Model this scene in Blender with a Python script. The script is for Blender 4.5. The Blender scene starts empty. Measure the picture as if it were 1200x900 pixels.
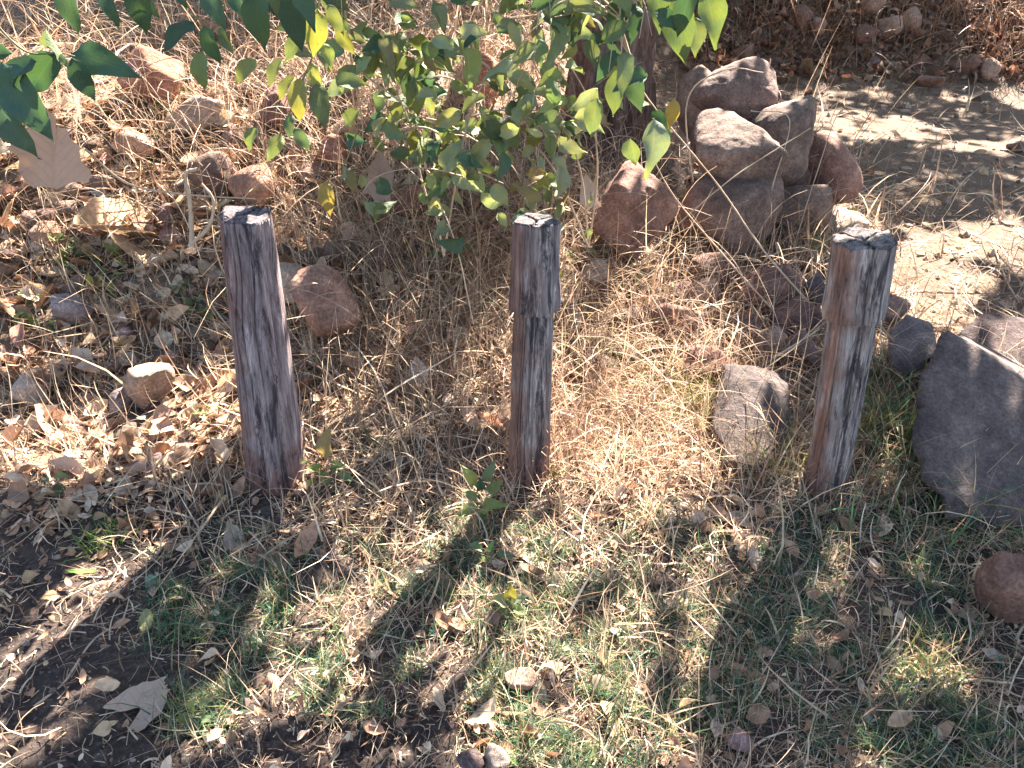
import bpy, bmesh, math, random
import numpy as np
from mathutils import Vector, Matrix
SC = bpy.context.scene
COL = SC.collection
R = math.radians
rng = np.random.default_rng(11)
random.seed(5)

# ---------------------------------------------------------------- camera
FPX, CX, CY = 890.0, 600.0, 450.0          # focal length and centre in photograph pixels (1200 x 900)
PITCH, CAMH = R(31), 1.6
cam_d = bpy.data.cameras.new('camera'); cam = bpy.data.objects.new('camera', cam_d); COL.objects.link(cam)
cam.location = (0, 0, CAMH); cam.rotation_euler = (math.pi/2-PITCH, 0, 0)
cam_d.sensor_width = 36; cam_d.lens = 36*FPX/1200; cam_d.clip_start = .05; cam_d.clip_end = 500
SC.camera = cam
# ---------------------------------------------------------------- light
SUN_EL, SUN_AZ = R(46), R(29)
SUN = np.array([math.cos(SUN_EL)*math.sin(SUN_AZ), math.cos(SUN_EL)*math.cos(SUN_AZ), math.sin(SUN_EL)])
W = bpy.data.worlds.new('World'); SC.world = W; W.use_nodes = True
nt = W.node_tree; bg = nt.nodes['Background']; sky = nt.nodes.new('ShaderNodeTexSky')
sky.sky_type = 'NISHITA'; sky.sun_disc = False; sky.sun_elevation = SUN_EL; sky.sun_rotation = SUN_AZ
nt.links.new(sky.outputs[0], bg.inputs[0]); bg.inputs[1].default_value = .058
sl = bpy.data.lights.new('sun', 'SUN'); sl.energy = 5.0; sl.angle = R(.53); sl.color = (1, .925, .83)
so = bpy.data.objects.new('sun', sl); COL.objects.link(so)
so.rotation_euler = Vector(SUN).to_track_quat('Z', 'Y').to_euler()
SC.view_settings.view_transform = 'Standard'; SC.view_settings.look = 'None'
SC.view_settings.exposure = 3.15; SC.view_settings.gamma = 1
SC.cycles.max_bounces = 7; SC.cycles.transparent_max_bounces = 8

# ---------------------------------------------------------------- numeric helpers
def sm(a, b, x):
    t = np.clip((x-a)/(b-a), 0, 1); return t*t*(3-2*t)
def hsh(ix, iy, iz, seed):
    n = (ix.astype(np.int64)*374761393 + iy.astype(np.int64)*668265263 + iz.astype(np.int64)*2147483647 + seed*1274126177) & 0xffffffff
    n = ((n ^ (n >> 13))*1274126177) & 0xffffffff
    n = (n ^ (n >> 16)) & 0xffffffff
    return n/4294967295.0
def vn(x, y, z, seed=0):
    x, y, z = np.broadcast_arrays(np.asarray(x, float), np.asarray(y, float), np.asarray(z, float))
    ix, iy, iz = np.floor(x), np.floor(y), np.floor(z)
    fx, fy, fz = x-ix, y-iy, z-iz
    fx, fy, fz = fx*fx*(3-2*fx), fy*fy*(3-2*fy), fz*fz*(3-2*fz)
    r = 0
    for a in (0, 1):
        for b in (0, 1):
            for c in (0, 1):
                w = (fx if a else 1-fx)*(fy if b else 1-fy)*(fz if c else 1-fz)
                r = r + w*hsh(ix+a, iy+b, iz+c, seed)
    return r*2-1
def fbm(x, y, z, o=4, seed=0):
    r, a = 0, .5
    for i in range(o):
        r = r + a*vn(x*2**i, y*2**i, z*2**i, seed+i*7); a *= .5
    return r
def edge_x(y):                                   # where the trodden path begins, per distance
    return np.interp(y, [2.4, 3.2, 4.2, 5.5, 7.5, 9, 12], [2.6, 1.75, 1.9, 2.1, 2.6, 2.9, 1.5])
def h0(x, y):
    left = 1-sm(-.75, 1.0, x-.10*(y-4))
    z = .82*sm(2.35, 4.7, y)*left + left*.16*np.clip(y-4.7, 0, 6)
    z = z + .10*sm(2.4, 3.6, y)*(1-sm(1.2, 2.2, x))*(1-left)
    z = z + sm(8.4, 13.5, y)*3.0*(.25+.75*sm(-2, 2, x)) + .25*sm(13, 30, y)*2
    z = z + 1.2*sm(-3.5, -8, x)*sm(2, 5, y)
    return z
def h(x, y):
    x = np.asarray(x, float); y = np.asarray(y, float)
    pm = sm(-.15, .35, x-edge_x(y))*sm(3.0, 3.5, y)*(1-sm(8.4, 9.2, y))
    a = 1-.5*pm
    return h0(x, y) + a*(.05*fbm(x*1.7, y*1.7, 0, 3, 3)*sm(.6, 2.6, y) + .028*fbm(x*7, y*7, 0, 3, 9)) + .012*fbm(x*26, y*26, 0, 2, 5)*(1-.6*pm)
cp, sp = math.cos(PITCH), math.sin(PITCH)
def rays(px, py):
    u = (np.asarray(px, float)-CX)/FPX; v = -(np.asarray(py, float)-CY)/FPX
    return np.stack([u, cp+v*sp, -sp+v*cp], -1)     # depth along the axis = 1
def proj(p):
    p = np.asarray(p, float); x, y, z = p[..., 0], p[..., 1], p[..., 2]-CAMH
    d = y*cp-z*sp; v = y*sp+z*cp
    d = np.where(np.abs(d) < .05, .05, d)
    return CX+FPX*x/d, CY-FPX*v/d, d
def march(o, d, tmax=40, n=260):
    o = np.broadcast_to(o, d.shape); t = np.full(d.shape[:-1], .3); hit = np.zeros(t.shape, bool); g = (tmax/.3)**(1/n)
    tp = t.copy()
    for i in range(n):
        p = o+d*t[..., None]
        hit |= p[..., 2] < h0(p[..., 0], p[..., 1])
        tn = np.where(hit, t, t*g); tp = np.where(hit, tp, t); t = tn
    lo, hi = tp, t
    for i in range(8):
        m = (lo+hi)/2; p = o+d*m[..., None]; u = p[..., 2] < h0(p[..., 0], p[..., 1])
        hi = np.where(u, m, hi); lo = np.where(u, lo, m)
    p = o+d*hi[..., None]; p[..., 2] = h(p[..., 0], p[..., 1])
    return p, hit
ORG = np.array([0, 0, CAMH])
def G(px, py):                                     # ground point seen at a photograph pixel
    p, ok = march(ORG, rays([px], [py])); return p[0]
def atY(px, py, Y):                                # point on that sight line at forward distance Y
    d = rays(px, py); return ORG+d*(Y/d[1])

# ---------------------------------------------------------------- objects
def raw_mesh(name, V, F, mat=None, smooth=True, col=None, uv=None):
    V = np.asarray(V, np.float32).reshape(-1, 3); F = np.asarray(F, np.int32); k = F.shape[1]
    me = bpy.data.meshes.new(name)
    me.vertices.add(len(V)); me.vertices.foreach_set('co', V.ravel())
    me.loops.add(F.size); me.loops.foreach_set('vertex_index', F.ravel())
    me.polygons.add(len(F)); me.polygons.foreach_set('loop_start', np.arange(0, F.size, k, dtype=np.int32))
    me.update(calc_edges=True)
    me.polygons.foreach_set('use_smooth', np.full(len(F), smooth))
    if col is not None:
        at = me.attributes.new('col', 'FLOAT_COLOR', 'POINT')
        c = np.ones((len(V), 4), np.float32); c[:, :3] = col; at.data.foreach_set('color', c.ravel())
    if uv is not None:
        l = me.uv_layers.new(name='UVMap'); l.data.foreach_set('uv', np.asarray(uv, np.float32)[F.ravel()].ravel())
    me.validate()
    if mat: me.materials.append(mat)
    return me
def link(name, me, parent=None, loc=None):
    o = bpy.data.objects.new(name, me); COL.objects.link(o)
    if loc is not None: o.location = loc
    if parent: o.parent = parent
    return o
PENDING = []
def tag(o, label=None, cat=None, group=None, kind=None):
    for k, v in (('label', label), ('category', cat), ('group', group), ('kind', kind)):
        if v: o[k] = v
    return o
def thing(name, loc, label, cat, group=None):
    return tag(link(name, None, None, loc), label, cat, group)

# ---------------------------------------------------------------- materials
class M:
    def __init__(s, name):
        s.m = bpy.data.materials.new(name); s.m.use_nodes = True; s.t = s.m.node_tree
        s.b = s.t.nodes['Principled BSDF']; s.b.inputs['Specular IOR Level'].default_value = .3
        s.out = s.t.nodes['Material Output']
    def n(s, ty, **kw):
        d = s.t.nodes.new(ty)
        for k, v in kw.items():
            if hasattr(d, k): setattr(d, k, v)
            else: d.inputs[k.replace('_', ' ')].default_value = v
        return d
    def l(s, a, b): s.t.links.new(a, b)
    def coord(s, which='Object', scale=(1, 1, 1)):
        c = s.n('ShaderNodeTexCoord'); mp = s.n('ShaderNodeMapping'); mp.inputs['Scale'].default_value = scale
        s.l(c.outputs[which], mp.inputs[0]); return mp.outputs[0]
    def noise(s, v, scale, detail=6, rough=.6, dist=0):
        d = s.n('ShaderNodeTexNoise'); s.l(v, d.inputs['Vector'])
        d.inputs['Scale'].default_value = scale; d.inputs['Detail'].default_value = detail
        d.inputs['Roughness'].default_value = rough; d.inputs['Distortion'].default_value = dist
        return d.outputs['Fac']
    def ramp(s, f, stops):
        d = s.n('ShaderNodeValToRGB'); e = d.color_ramp.elements
        while len(e) < len(stops): e.new(.5)
        for i, (p, c) in enumerate(stops):
            e[i].position = p; e[i].color = (*c, 1) if len(c) == 3 else c
        s.l(f, d.inputs[0]); return d.outputs[0]
    def mix(s, f, a, b, mode='MIX'):
        d = s.n('ShaderNodeMix'); d.data_type = 'RGBA'; d.blend_type = mode
        for i, v in ((0, f), (6, a), (7, b)):
            if hasattr(v, 'is_linked') or hasattr(v, 'node'): s.l(v, d.inputs[i])
            else: d.inputs[i].default_value = v if i == 0 else (*v, 1)
        return d.outputs[2]
    def math(s, op, a, b=0.):
        d = s.n('ShaderNodeMath'); d.operation = op
        for i, v in ((0, a), (1, b)):
            if hasattr(v, 'node'): s.l(v, d.inputs[i])
            else: d.inputs[i].default_value = v
        return d.outputs[0]
    def bump(s, hgt, strength=.5, dist=.01, prev=None):
        d = s.n('ShaderNodeBump'); d.inputs['Strength'].default_value = strength; d.inputs['Distance'].default_value = dist
        s.l(hgt, d.inputs['Height'])
        if prev is not None: s.l(prev, d.inputs['Normal'])
        return d.outputs[0]
    def done(s, color, rough=.8, normal=None, transl=0, tcol=None):
        s.l(color, s.b.inputs['Base Color'])
        if hasattr(rough, 'node'): s.l(rough, s.b.inputs['Roughness'])
        else: s.b.inputs['Roughness'].default_value = rough
        if normal is not None: s.l(normal, s.b.inputs['Normal'])
        if transl:
            t = s.n('ShaderNodeBsdfTranslucent'); x = s.n('ShaderNodeMixShader'); x.inputs[0].default_value = transl
            s.l(tcol if tcol is not None else color, t.inputs[0]); s.l(s.b.outputs[0], x.inputs[1]); s.l(t.outputs[0], x.inputs[2])
            s.l(x.outputs[0], s.out.inputs[0])
        return s.m

def mat_ground():
    m = M('soil_and_dust'); v = m.coord()
    a = m.n('ShaderNodeAttribute'); a.attribute_name = 'col'; sep = m.n('ShaderNodeSeparateColor'); m.l(a.outputs['Color'], sep.inputs[0])
    big = m.noise(v, 3, 8, .65); fine = m.noise(v, 55, 8, .7); mid = m.noise(v, 14, 6, .7)
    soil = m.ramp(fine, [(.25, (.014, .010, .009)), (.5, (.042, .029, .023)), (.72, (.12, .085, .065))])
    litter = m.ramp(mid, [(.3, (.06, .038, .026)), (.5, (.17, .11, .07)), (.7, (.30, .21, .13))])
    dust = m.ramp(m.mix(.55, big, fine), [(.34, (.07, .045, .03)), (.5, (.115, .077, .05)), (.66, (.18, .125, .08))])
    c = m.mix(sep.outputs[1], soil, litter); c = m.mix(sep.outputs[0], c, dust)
    vo = m.n('ShaderNodeTexVoronoi'); m.l(v, vo.inputs['Vector']); vo.inputs['Scale'].default_value = 60
    grit = m.ramp(vo.outputs['Distance'], [(.1, (1, 1, 1)), (.5, (0, 0, 0))])
    n = m.bump(fine, .7, .012); n = m.bump(grit, .35, .006, n); n = m.bump(mid, .5, .03, n)
    return m.done(c, .95, n)
def mat_blade(name, tr=.3, rough=.55):
    m = M(name); a = m.n('ShaderNodeAttribute'); a.attribute_name = 'col'
    f = m.noise(m.coord(), 40, 3, .6)
    c = m.mix(m.ramp(f, [(.3, (0, 0, 0)), (.7, (1, 1, 1))]), (.55, .5, .5), (1.15, 1.1, 1.05))
    c2 = m.mix(1., a.outputs['Color'], c, 'MULTIPLY')
    return m.done(c2, rough, None, tr)
def mat_rock(name, tones, sc=1, speck=.5):
    m = M(name); v = m.coord(); oi = m.n('ShaderNodeObjectInfo')
    off = m.n('ShaderNodeVectorMath'); off.operation = 'ADD'; m.l(v, off.inputs[0])
    mul = m.math('MULTIPLY', oi.outputs['Random'], 37.); m.l(mul, off.inputs[1]); v = off.outputs[0]
    big = m.noise(v, 5*sc, 8, .6, .3); fine = m.noise(v, 90*sc, 6, .75); mid = m.noise(v, 22*sc, 6, .65)
    c = m.ramp(big, [(.28, tones[0]), (.5, tones[1]), (.72, tones[2])])
    c = m.mix(.75, c, m.ramp(fine, [(.32, (.2, .19, .19)), (.5, (.5, .5, .5)), (.7, (.92, .9, .88))]), 'OVERLAY')
    c = m.mix(.5, c, m.ramp(mid, [(.35, (.28, .26, .27)), (.65, (.78, .76, .72))]), 'OVERLAY')
    c = m.mix(m.ramp(mid, [(.58, (0, 0, 0)), (.7, (speck*.6,)*3)]), c, tones[3])
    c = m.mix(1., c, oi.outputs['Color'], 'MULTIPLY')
    n = m.bump(fine, .8, .008); n = m.bump(mid, .7, .02, n)
    return m.done(c, .88, n)
def mat_wood():
    m = M('weathered_wood'); oi = m.n('ShaderNodeObjectInfo')
    def off(scale):
        d = m.n('ShaderNodeVectorMath'); d.operation = 'ADD'; m.l(m.coord('Object', scale), d.inputs[0]); m.l(m.math('MULTIPLY', oi.outputs['Random'], 23.), d.inputs[1]); return d.outputs[0]
    v = off((1, 1, .1)); v2 = off((1, 1, .16))
    g = m.noise(v, 46, 8, .72, .4); g2 = m.noise(v, 190, 5, .7); p = m.noise(v2, 34, 8, .78, .5); pl = m.noise(m.coord(), 7, 5, .6)
    c = m.ramp(g, [(.28, (.045, .036, .035)), (.42, (.15, .126, .122)), (.54, (.26, .225, .215)), (.68, (.47, .425, .405))])
    c = m.mix(.5, c, m.ramp(g2, [(.3, (.25, .25, .25)), (.7, (.8, .8, .8))]), 'OVERLAY')
    a = m.n('ShaderNodeAttribute'); a.attribute_name = 'col'; sep = m.n('ShaderNodeSeparateColor'); m.l(a.outputs['Color'], sep.inputs[0])
    red = m.ramp(g, [(.3, (.07, .032, .022)), (.55, (.21, .11, .08)), (.75, (.34, .21, .15))])
    rf = m.math('ADD', sep.outputs[0], m.math('MULTIPLY', m.math('SUBTRACT', pl, .55), 2.2))
    rr = m.ramp(rf, [(.15, (0, 0, 0)), (.75, (.85, .85, .85))]); c = m.mix(rr, c, red)
    ch = m.ramp(m.math('ADD', p, m.math('MULTIPLY', sep.outputs[1], .09)), [(.565, (0, 0, 0)), (.635, (.82, .82, .82))])
    c = m.mix(ch, c, (.018, .016, .022))
    c = m.mix(sep.outputs[2], c, (.02, .016, .018))
    wsp = m.ramp(m.noise(m.coord('Object', (1, 1, .03)), 85, 4, .6), [(.64, (0, 0, 0)), (.72, (.5, .5, .5))]); c = m.mix(wsp, c, (.5, .48, .5)); c = m.mix(1., c, oi.outputs['Color'], 'MULTIPLY')
    n = m.bump(g, 1., .013); n = m.bump(g2, .9, .006, n); n = m.bump(p, .6, .01, n)
    return m.done(c, .9, n)
def mat_bark():
    m = M('furrowed_bark'); v = m.coord('Object', (1, 1, .25)); g = m.noise(v, 18, 8, .7, .5); f = m.noise(m.coord(), 60, 5, .7)
    c = m.ramp(g, [(.3, (.02, .012, .01)), (.5, (.13, .075, .055)), (.7, (.27, .2, .18))])
    c = m.mix(.4, c, m.ramp(f, [(.3, (.3,)*3), (.7, (.75,)*3)]), 'OVERLAY')
    n = m.bump(g, 1, .03); return m.done(c, .9, m.bump(f, .4, .005, n))
def mat_leaf(name, dry=False):
    m = M(name); oi = m.n('ShaderNodeObjectInfo'); uv = m.n('ShaderNodeUVMap'); sx = m.n('ShaderNodeSeparateXYZ'); m.l(uv.outputs[0], sx.inputs[0])
    ax = m.math('ABSOLUTE', m.math('SUBTRACT', sx.outputs[0], .5))
    ph = m.math('SUBTRACT', m.math('MULTIPLY', sx.outputs[1], 8.), m.math('MULTIPLY', ax, 7.))
    side = m.math('ABSOLUTE', m.math('SUBTRACT', m.math('FRACT', ph), .5))
    veins = m.math('MAXIMUM', m.ramp(side, [(.0, (1, 1, 1)), (.1, (0, 0, 0))]), m.ramp(ax, [(.0, (1, 1, 1)), (.04, (0, 0, 0))]))
    v = m.coord(); mp = m.n('ShaderNodeVectorMath'); mp.operation = 'ADD'; m.l(v, mp.inputs[0]); m.l(m.math('MULTIPLY', oi.outputs['Random'], 91.), mp.inputs[1])
    n1 = m.noise(mp.outputs[0], 3.2, 5, .6); n2 = m.noise(mp.outputs[0], 14, 4, .7)
    c = m.mix(m.ramp(n1, [(.35, (0, 0, 0)), (.7, (.7, .7, .7))]), oi.outputs['Color'], m.mix(1., oi.outputs['Color'], (1.7, 1.35, .55) if not dry else (.7, .6, .55), 'MULTIPLY'))
    c = m.mix(m.math('MULTIPLY', veins, .35 if not dry else .2), c, m.mix(1., oi.outputs['Color'], (1.9, 1.7, 1.6) if not dry else (.55, .5, .45), 'MULTIPLY'))
    sp_ = m.ramp(n2, [(.63, (0, 0, 0)), (.70, (.75, .75, .75))]); c = m.mix(sp_, c, (.13, .075, .03) if not dry else (.09, .05, .03))
    n = m.bump(m.math('ADD', n2, m.math('MULTIPLY', veins, -.6)), .35, .01)
    tc = m.mix(1., c, (1.5, 1.5, .75) if not dry else (1.1, .9, .7), 'MULTIPLY')
    return m.done(c, .68 if not dry else .75, n, .2 if not dry else .25, tc)
def mat_plain(name, c0, c1, scale=30, rough=.7):
    m = M(name); return m.done(m.mix(m.noise(m.coord(), scale, 4), c0, c1), rough)
MG = mat_ground(); MDRY = mat_blade('dry_straw', .28, .55); MGREEN = mat_blade('green_blade', .4, .5); MLIT = mat_blade('dry_litter', .22, .75)
MR_G = mat_rock('grey_basalt', [(.085, .065, .062), (.16, .122, .112), (.26, .205, .18), (.38, .31, .26)])
MR_B = mat_rock('brown_basalt', [(.09, .058, .046), (.175, .115, .09), (.28, .19, .145), (.38, .28, .22)])
MR_P = mat_rock('pale_stone', [(.22, .16, .12), (.32, .24, .185), (.42, .33, .27), (.5, .42, .34)])
MW = mat_wood(); MBARK = mat_bark(); ML = mat_leaf('green_leaf'); MLD = mat_leaf('dry_leaf', True)
MTW = mat_plain('dry_twig', (.26, .17, .11), (.55, .42, .29)); MGT = mat_plain('green_twig', (.10, .085, .04), (.22, .2, .10))
MPB = mat_blade('pebbles', 0, .85)

# ---------------------------------------------------------------- ground sheet
def axis(fine0, fine1, step, lo, hi, g=1.09):
    a = list(np.arange(fine0, fine1+1e-6, step)); s = step
    while a[-1] < hi: s *= g; a.append(a[-1]+s)
    s = step; b = []
    x = fine0
    while x > lo: s *= g; x -= s; b.append(x)
    return np.array(b[::-1]+a)
xs = axis(-2.1, 2.4, .015, -90, 90); ys0 = axis(.75, 3.0, .014, -40, 3.01)
ys = list(ys0); s = .0125
while ys[-1] < 120: s *= 1.014 if ys[-1] < 11 else 1.15; ys.append(ys[-1]+s)
ys = np.array(ys)
X, Y = np.meshgrid(xs, ys); Z = h(X, Y)
def cracks(x, y):                                  # shrinkage cracks in the bare earth at the near edge
    p = np.stack([x, y], -1)/.11; c = np.floor(p); d1 = np.full(x.shape, 9.); d2 = d1.copy()
    wx = .3*vn(x*30, y*30, 0, 61); p = p+wx[..., None]
    for i in (-1, 0, 1):
        for j in (-1, 0, 1):
            q = c+np.array([i, j]); o = np.stack([hsh(q[..., 0], q[..., 1], q[..., 0]*0, 71), hsh(q[..., 0], q[..., 1], q[..., 0]*0, 72)], -1)
            d = np.linalg.norm(q+o-p, axis=-1); m_ = d < d1
            d2 = np.where(m_, d1, np.minimum(d2, d)); d1 = np.where(m_, d, d1)
    return d2-d1
cz = (1-sm(1.12, 1.24, Y+.12*vn(X*4, Y*4, 0, 8)))*(1-sm(-.1, .2, X))
Z -= .016*cz*(1-sm(0, .13, cracks(X, Y)))
pm = sm(-.2, .3, X-edge_x(Y)+.25*vn(X*3, Y*3, 0, 44))*sm(3.0, 3.6, Y)*(1-sm(8.6, 9.3, Y+.5*vn(X*1.5, Y*1.5, 0, 45)))
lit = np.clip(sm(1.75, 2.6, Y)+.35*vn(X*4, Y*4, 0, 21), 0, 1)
nx, ny = len(xs), len(ys)
I = np.arange(nx*ny).reshape(ny, nx)
F = np.stack([I[:-1, :-1], I[:-1, 1:], I[1:, 1:], I[1:, :-1]], -1).reshape(-1, 4)
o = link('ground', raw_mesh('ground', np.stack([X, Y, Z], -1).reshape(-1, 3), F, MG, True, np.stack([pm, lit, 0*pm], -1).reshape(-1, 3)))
tag(o, kind='structure')

# ---------------------------------------------------------------- generic shapes
def ico(sub):
    bm = bmesh.new(); bmesh.ops.create_icosphere(bm, subdivisions=sub, radius=1)
    V = np.array([v.co[:] for v in bm.verts]); F = np.array([[v.index for v in f.verts] for f in bm.faces]); bm.free(); return V, F
ICO = {k: ico(k) for k in (1, 2, 3, 4, 5)}
def rockverts(sub, seed, sharp=12, nplanes=16, rough=.05, planes=None):
    V, F = ICO[sub]; r_ = np.random.default_rng(seed)
    if planes is None:
        n = r_.normal(size=(nplanes, 3)); n /= np.linalg.norm(n, axis=1)[:, None]; d = r_.uniform(.72, 1.1, nplanes)
    else: n, d = planes
    k = np.clip(V@n.T/d, 1e-3, None); r = (k**sharp).sum(1)**(-1/sharp); r = np.clip(r, .2, 1.6) if planes is None else np.minimum(r, 5)
    P = V*r[:, None]
    if planes is None:
        P -= (P.max(0)+P.min(0))/2; P /= (P.max(0)-P.min(0))/2
    s = seed*3.7
    q = P if planes is None else P/np.mean(d)
    nn = fbm(q[:, 0]*1.6+s, q[:, 1]*1.6, q[:, 2]*1.6, 3, seed)*rough*1.8 + fbm(q[:, 0]*7+s, q[:, 1]*7, q[:, 2]*7, 3, seed+5)*rough*1.1
    nn = nn-rough*.9*np.abs(vn(q[:, 0]*2.6+s, q[:, 1]*2.6, q[:, 2]*2.6, seed+9))**.7*(sub > 3)
    return P*(1+nn)[:, None], F
def rock(px, py, w, hh, label=None, mat=None, Yd=None, sharp=10, tilt=0, seed=None, sub=4, tint=(1, 1, 1), deep=.9, group=None, name='stone', yaw=None, rough=.05, cat='stone'):
    seed = seed if seed is not None else int(abs(px*7+py*13)) % 9973
    if Yd is None: Yd = G(px, min(py+hh*.38, 990))[1]
    c = atY(px, py, Yd); d = proj(c)[2]; rx, rz = w/2*d/FPX*1.05, hh/2*d/FPX*1.05
    V, F = rockverts(sub, seed, sharp*(1.1 if sharp <= 10 else 1.6), nplanes=24 if sharp <= 10 else 17, rough=rough)
    V = V*np.array([rx, (rx+rz)/2*deep, rz*1.02])
    me = raw_mesh(name, V, F, mat or MR_B, sharp < 22 or sub > 3)
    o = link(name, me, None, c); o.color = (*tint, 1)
    ang = -R(tilt); o.rotation_euler = (-.15, ang, 0)
    return tag(o, label, cat, group)
def hull_rock(pts, label, mat, sharp=26, tint=(1, 1, 1), rough=.02, sub=5, name='boulder', seed=3, cat='boulder'):
    P = np.array([atY(*p) for p in pts]); c = P.mean(0)
    bm = bmesh.new(); vs = [bm.verts.new(p-c) for p in P]; bmesh.ops.convex_hull(bm, input=vs)
    n, d = [], []
    bm.normal_update()
    for f in bm.faces:
        k = f.normal.copy(); dd = k.dot(f.verts[0].co)
        if dd < 0: k, dd = -k, -dd
        if not any(k.dot(Vector(a)) > .995 for a in n): n.append(tuple(k)); d.append(max(dd, .02))
    bm.free()
    V, F = rockverts(sub, seed, sharp, rough=rough, planes=(np.array(n), np.array(d)))
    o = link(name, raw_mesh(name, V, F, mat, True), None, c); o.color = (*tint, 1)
    return tag(o, label, cat)
def tube(pts, rad, sides=6, closed=True):
    pts = np.asarray(pts, float); n = len(pts); rad = np.broadcast_to(rad, (n,))
    t = np.gradient(pts, axis=0); t /= np.linalg.norm(t, axis=1)[:, None]+1e-9
    up = np.array([.13, .21, .97]); a = np.cross(t, up); a /= np.linalg.norm(a, axis=1)[:, None]+1e-9; b = np.cross(t, a)
    th = np.arange(sides)/sides*2*math.pi
    V = pts[:, None]+rad[:, None, None]*(np.cos(th)[None, :, None]*a[:, None]+np.sin(th)[None, :, None]*b[:, None])
    i = np.arange(n-1)[:, None]*sides; j = np.arange(sides)[None]; k = (j+1) % sides
    F = np.stack([i+j, i+k, i+sides+k, i+sides+j], -1).reshape(-1, 4)
    return V.reshape(-1, 3), F
def spline(pts, n=24):
    pts = np.asarray(pts, float); m = len(pts)
    p = np.vstack([2*pts[0]-pts[1], pts, 2*pts[-1]-pts[-2]]); t = np.linspace(0, m-1-1e-6, n); i = t.astype(int); u = (t-i)[:, None]
    a, b, c, d = p[i], p[i+1], p[i+2], p[i+3]
    return .5*((2*b)+(-a+c)*u+(2*a-5*b+4*c-d)*u*u+(-a+3*b-3*c+d)*u**3)
def merge(parts):
    V, F, n = [], [], 0
    for v, f in parts: V.append(v); F.append(f+n); n += len(v)
    return np.vstack(V), np.vstack(F)

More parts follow.
